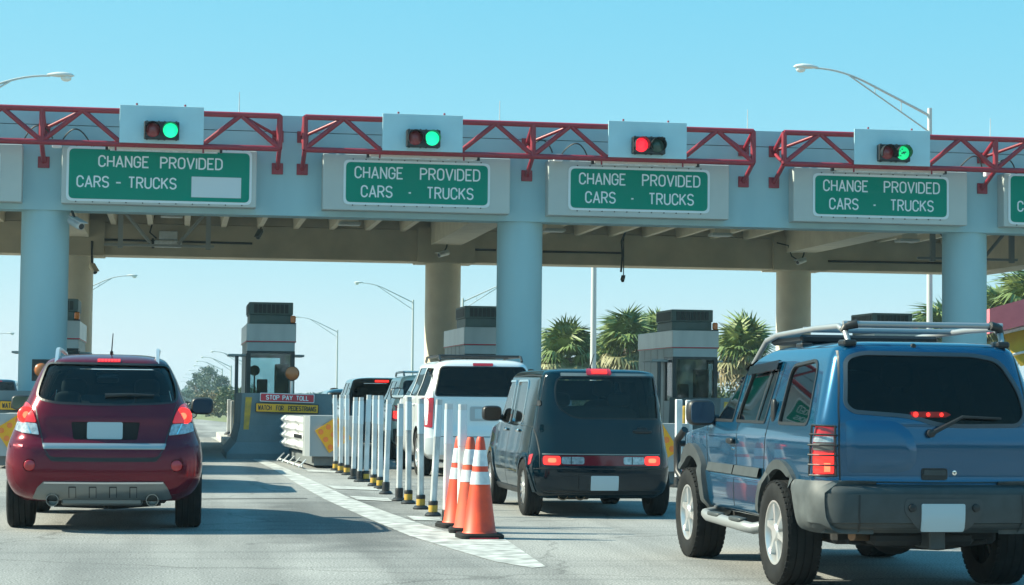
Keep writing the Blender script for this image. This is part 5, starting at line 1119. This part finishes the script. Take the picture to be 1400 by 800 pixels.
        h, n = c.hit(ax, 2.32, 1.03); hd = MB().blob(h+n*.02, (.02, .085, .025), .6).obj('door_handle', BLACK, c.root, 60); h2, _ = c.hit(ax, 2.30, .97); MB().lathe([(.004, -.01), (.014, -.008), (.016, .004)], h2, 'x', 10).obj('door_lock', CHROME, hd)
        h, n = c.hit(ax, 1.28, 1.28); MB().blob(h+n*.012, (.02, .045, .09), .6).obj('door_handle', BLACK, c.root, 60)
        sx = -1 if ax == 'left' else 1
        st = MB(); st.tube([(sx*.72, 1.42, .42), (sx*.93, 1.50, .38), (sx*.95, 1.7, .385), (sx*.95, 2.75, .40), (sx*.93, 2.92, .41), (sx*.72, 3.0, .44)], .045, 10); so_ = st.obj('side_step', mat('step_bar_silver', (.26, .275, .28), .5, .4), c.root, 60)
        for y in (1.85, 2.5): MB().blob((sx*.955, y, .432), (.04, .17, .018), .4).obj('step_pad', GREYPL, so_, 60)
        # roof rack
        rk = MB(); rk.tube([(sx*.575, .30, 1.77), (sx*.585, .36, 1.86), (sx*.59, .48, 1.90), (sx*.59, 1.0, 1.90), (sx*.59, 2.0, 1.875), (sx*.575, 2.35, 1.84), (sx*.57, 2.75, 1.66)], [.020, .022, .023, .023, .023, .023, .020], 10); rk.obj('rack_rail', mat('rack_silver', (.36, .38, .39), .42, .6), c.root, 60)
        for y in (.34, 1.35): MB().box(sx*.575-.05, sx*.575+.05, y-.07, y+.07, 1.755, 1.80, .012).obj('rack_foot', BLACK, c.root)
        MB().tube([(sx*.50, .34, 1.915), (sx*.575, .36, 1.90), (sx*.59, .38, 1.86)], .034, 8).obj('rack_clamp', BLACK, c.root, 60)
    for y, z, nm in ((.36, 1.915, 'rack_bar'), (1.3, 1.90, 'rack_bar'), (2.15, 1.865, 'rack_bar')): MB().tube([(-.60, y, z), (.60, y, z)], .023, 8).obj(nm, mat('rack_silver', (.36, .38, .39), .42, .6), c.root, 60)
    MB().box(-.56, .56, 1.5, 2.3, 1.80, 1.87, .02).obj('rack_basket', BLACK, c.root)
    c.wheels((.98, 3.58), 1.60, .385, .275, spokes=6, rim=.60, style='chrome', lugs=44)
    c.under(.62, .5, 4.1, .33, .5); MB().tube([(-.7, .98, .38), (.7, .98, .38)], .06, 8).blob((0, .98, .38), (.17, .17, .16), .9).obj('rear_axle', UNDER, c.root, 60)
    MB().tube([(-.28, .7, .36), (-.4, .35, .40), (-.58, .22, .41)], .035, 8).obj('exhaust_tip', BRONZE, c.root, 60); MB().box(-.42, .35, .25, .45, .34, .44, .03).obj('tow_crossbar', UNDER, c.root); MB().box(-.05, .07, .1, .4, .32, .46, .01).obj('hitch_receiver', GREYPL, c.root); MB().lathe([(.32, -.1), (.37, -.08), (.37, .08), (.32, .1)], (.25, .62, .47), 'z', 28).obj('spare_wheel', RUBBER, c.root, 40)
    MB().tube([(-.55, .4, .36), (-.3, .6, .33), (.2, .58, .30), (.5, .4, .36)], .02, 6).obj('brake_line', UNDER, c.root)
    c.mirror(-1, .84, 3.02, 1.25, (.12, .08, .11), BLACK, mat('mirror_dark_reflection', (.03, .06, .10), .05)); c.mirror(1, .84, 3.02, 1.25, (.12, .08, .11), BLACK)  # dark reflection put into the left mirror face colour
    MB().tube([(-.72, 4.50, .62), (-.74, 4.66, .70), (-.74, 4.68, .98), (-.70, 4.55, 1.08)], .035, 8).tube([(.72, 4.50, .62), (.74, 4.66, .70), (.74, 4.68, .98), (.70, 4.55, 1.08)], .035, 8).tube([(-.74, 4.68, .95), (.74, 4.68, .95)], .03, 8).obj('brush_guard', BLACK, c.root, 60)
    for x in (-.38, .38): c.seat(x, 2.05, 1.1, SEAT)
    return c

# --- other vehicles of the queue, one builder with its own proportions for each
def wagon(name, label, loc, L, W, H, belt, paint, gl, lit=True, lamp_=None, hi=True, rack=False, spoiler=None, vert=True, plate=True, sideglass=None, clearfront=True, seats=True, nose=.92, rr=.2, low=None):
    w = W/2; hood = belt*.97
    lv = [(.30, w*.86, .14, L*.96, .2, .4), (.40, w*.95, .02, L*.985, .22, .45), (.55, w*.99, 0, L, .22, .5), (.75, w, .01, L, .22, .5), (.9, w*.99, .05, L*.985, rr, .5), (hood, w*.97, .07, L*nose, rr, .45), (hood+.05, w*.96, .08, L*.80, rr, .4), (belt+.06, w*.945, .09, L*.745, rr, .35),
          (belt+(H-belt)*.4, w*.86, .16, L*.68, .18, .3), (belt+(H-belt)*.75, w*.785, .24, L*.605, .16, .28), (H-.07, w*.73, .30, L*.57, .16, .25), (H-.02, w*.58, .40, L*.52, .16, .25), (H, w*.36, .6, L*.46, .14, .2)]
    c = Car(name, label, 'car', loc, lv, L, paint, n=46, inner=belt-.02)
    win = rpoly([(-w*.80, belt+.05), (w*.80, belt+.05), (w*.70, H-.13), (-w*.70, H-.13)], [.06, .06, .07, .07]); c.cut_rear(win, .65)
    ws = rpoly([(-w*.78, belt+.1), (w*.78, belt+.1), (w*.66, H-.13), (-w*.66, H-.13)], .06)
    if clearfront: c.cut_front(ws, L*.5, L*.95)
    zt_ = H-.14; sw = [rpoly([(.40, belt+.05), (L*.265, belt+.05), (L*.265, zt_), (.52, zt_-.02)], .06), rpoly([(L*.285, belt+.05), (L*.465, belt+.05), (L*.455, zt_), (L*.285, zt_)], .05), rpoly([(L*.485, belt+.05), (L*.715, belt+.06), (L*.59, zt_-.01), (L*.475, zt_)], .05)]
    for s in sw: c.cut_side(s)
    ra, fa = L*.215, L*.80; r = .36 if W < 1.95 else .39
    c.wells((ra, fa), r*1.16, r, w=w+.02); c.body(); c.patch('rear_window', gl, 'rear', win, off=-.008, thick=0, res=.08); c.line('window_seal', BLACK, 'rear', win+[win[0]], .02, .002)
    if clearfront: c.patch('windscreen', G_MID, 'front', ws, off=-.01, thick=0, res=.08)
    for s in sw: c.both('side_window', sideglass or G_SIDE, s, off=-.008, thick=0, res=.08)
    z0, z1 = (.80, belt+.02) if vert else (belt-.28, belt-.06)
    low = low or z0
    for s in (1, -1):
        P = rpoly([(w*.84, low), (w*.965, low+.02), (w*.955, z1), (w*.82, z1)], .03) if vert else rpoly([(w*.62, z0), (w*.95, z0+.03), (w*.93, z1), (w*.64, z1-.02)], .03)
        P = P if s == 1 else [(-x, z) for x, z in P]
        lo = c.patch('tail_lamp', RED_LENS, 'rear', P, off=.01, thick=.03, res=.05)
        if lit:
            cz = sum(z for _, z in P)/len(P); cx_ = sum(x for x, _ in P)/len(P); Q = [(cx_+(x-cx_)*.7, cz-.03+(z-cz)*.45) for x, z in P]; c.patch('brake_lamp', RED_ON, 'rear', Q, off=.014, thick=0, res=.05, parent=lo)
    if hi: c.patch('high_brake_light', RED_ON if lit == 2 else RED_LENS, 'rear', rrect(-.17, .17, H-.115, H-.075, .012), off=.014, thick=.03, res=.05)
    c.patch('rear_bumper', BLACK if paint in (PAINT_TAN,) else paint, 'rear', rpoly([(-w*.92, .40), (w*.92, .40), (w*.94, .66), (-w*.94, .66)], .04), off=.03, thick=.05, res=.1)
    c.line('tailgate_gap', BLACK, 'rear', [(-w*.80, H-.1), (-w*.82, belt), (-w*.80, .68), (w*.80, .68), (w*.82, belt), (w*.80, H-.1)], .012, .002)
    if plate:
        pk = c.patch('plate_pocket', mat('pocket_shade', (.35, .38, .40), .5) if paint is PAINT_WHITE else paint, 'rear', rrect(-.24, .24, belt-.36, belt-.12, .03), off=.008, thick=.016, res=.08); c.patch('license_plate', PLATE, 'rear', rrect(-.16, .16, belt-.32, belt-.16, .015), off=.014, thick=.008, parent=pk)
    for ax in ('left', 'right'):
        for pts in ([(L*.475, .42), (L*.475, belt+.03)], [(L*.275, .75), (L*.275, belt+.03)], [(L*.72, .42), (L*.73, belt)]): c.line('door_gap', BLACK, ax, pts, .014, .002)
        for y in (L*.31, L*.51): h, n = c.hit(ax, y, belt-.1); MB().blob(h+n*.02, (.02, .09, .02), .6, 8, 6).obj('door_handle', paint, c.root, 60)
    c.wheels((ra, fa), W-.27, r, .24, spokes=6); c.under(w*.65, .5, L*.9, .24, .42)
    c.mirror(-1, w*.93, L*.70, belt+.09, (.13, .08, .10), BLACK if paint is not PAINT_TAN else PAINT_TAN); c.mirror(1, w*.93, L*.70, belt+.09, (.13, .08, .10), BLACK)
    if seats:
        for x in (-w*.42, w*.42): c.seat(x, L*.45, belt-.02, SEAT)
        for x in (-w*.42, w*.42): c.seat(x, L*.27, belt-.06, SEAT, .28, .26)
    if rack:
        rm = SILVER if paint is PAINT_TAN else BLACK
        for s in (-1, 1): MB().tube([(s*w*.68, .5, H-.03), (s*w*.68, .62, H+.05), (s*w*.68, L*.44, H+.05), (s*w*.66, L*.50, H-.02)], .022, 8).obj('roof_rail', rm, c.root, 60)
        for y in (.75, L*.36): MB().tube([(-w*.68, y, H+.06), (w*.68, y, H+.06)], .022, 8).obj('rack_bar', rm, c.root, 60)
    return c
red_suv(); boxy_car(); blue_suv()
wagon('white_suv', 'large pearl white SUV ahead of the black boxy car', (5.08, 33.6, 0), 5.15, 2.05, 1.97, 1.30, PAINT_WHITE, G_DARK, lit=False, rack=True, sideglass=G_SIDE_D, seats=False, rr=.14, low=.82)
wagon('tan_suv', 'champagne tan SUV with roof rails behind the lane posts', (5.35, 42.0, 0), 4.6, 1.86, 1.78, 1.12, PAINT_TAN, G_RED, lit=True, rack=True, low=.80)
wagon('navy_suv', 'dark navy SUV with its high brake light lit near the crash cushion', (4.98, 49.5, 0), 4.6, 1.88, 1.77, 1.10, PAINT_NAVY, G_RED, lit=2, low=.82)
wagon('hatchback', 'dark car at the head of the middle queue beside the toll booth', (4.9, 57.0, 0), 4.4, 1.80, 1.50, .98, PAINT_NAVY, G_RED, lit=True, vert=False)
wagon('hatchback', 'car hidden ahead of the red SUV, only its right mirror showing', (-.75, 28.6, 0), 4.4, 1.82, 1.46, .98, PAINT_TAN, G_RED, lit=True, vert=False)
wagon('hatchback', 'pale car second ahead of the red SUV, hidden but for its shadow', (-.62, 34.8, 0), 4.5, 1.86, 1.50, 1.0, PAINT_WHITE, G_RED, lit=True)
wagon('hatchback', 'third car ahead of the red SUV, hidden but for its shadow', (-.70, 40.9, 0), 4.4, 1.80, 1.46, .98, PAINT_NAVY, G_RED, lit=True, vert=False)
wagon('dark_suv', 'dark vehicle far away at the left frame edge', (-7.95, 96.0, 0), 4.8, 1.95, 1.85, 1.15, PAINT_NAVY, G_DARK, lit=False)
# ------------------------------------------------------------------ thin summer haze
hm = bpy.data.materials.new('haze'); hm.use_nodes = True; hn = hm.node_tree; hn.nodes.clear()
ho = hn.nodes.new('ShaderNodeOutputMaterial'); hv = hn.nodes.new('ShaderNodeVolumePrincipled'); hv.inputs['Density'].default_value = .00042; hv.inputs['Color'].default_value = (.62, .88, 1, 1); hv.inputs['Anisotropy'].default_value = .2
hn.links.new(hv.outputs[0], ho.inputs['Volume'])
struct(MB().box(-560, 760, -130, 1000, -4, 15).obj('haze', hm), 'stuff')
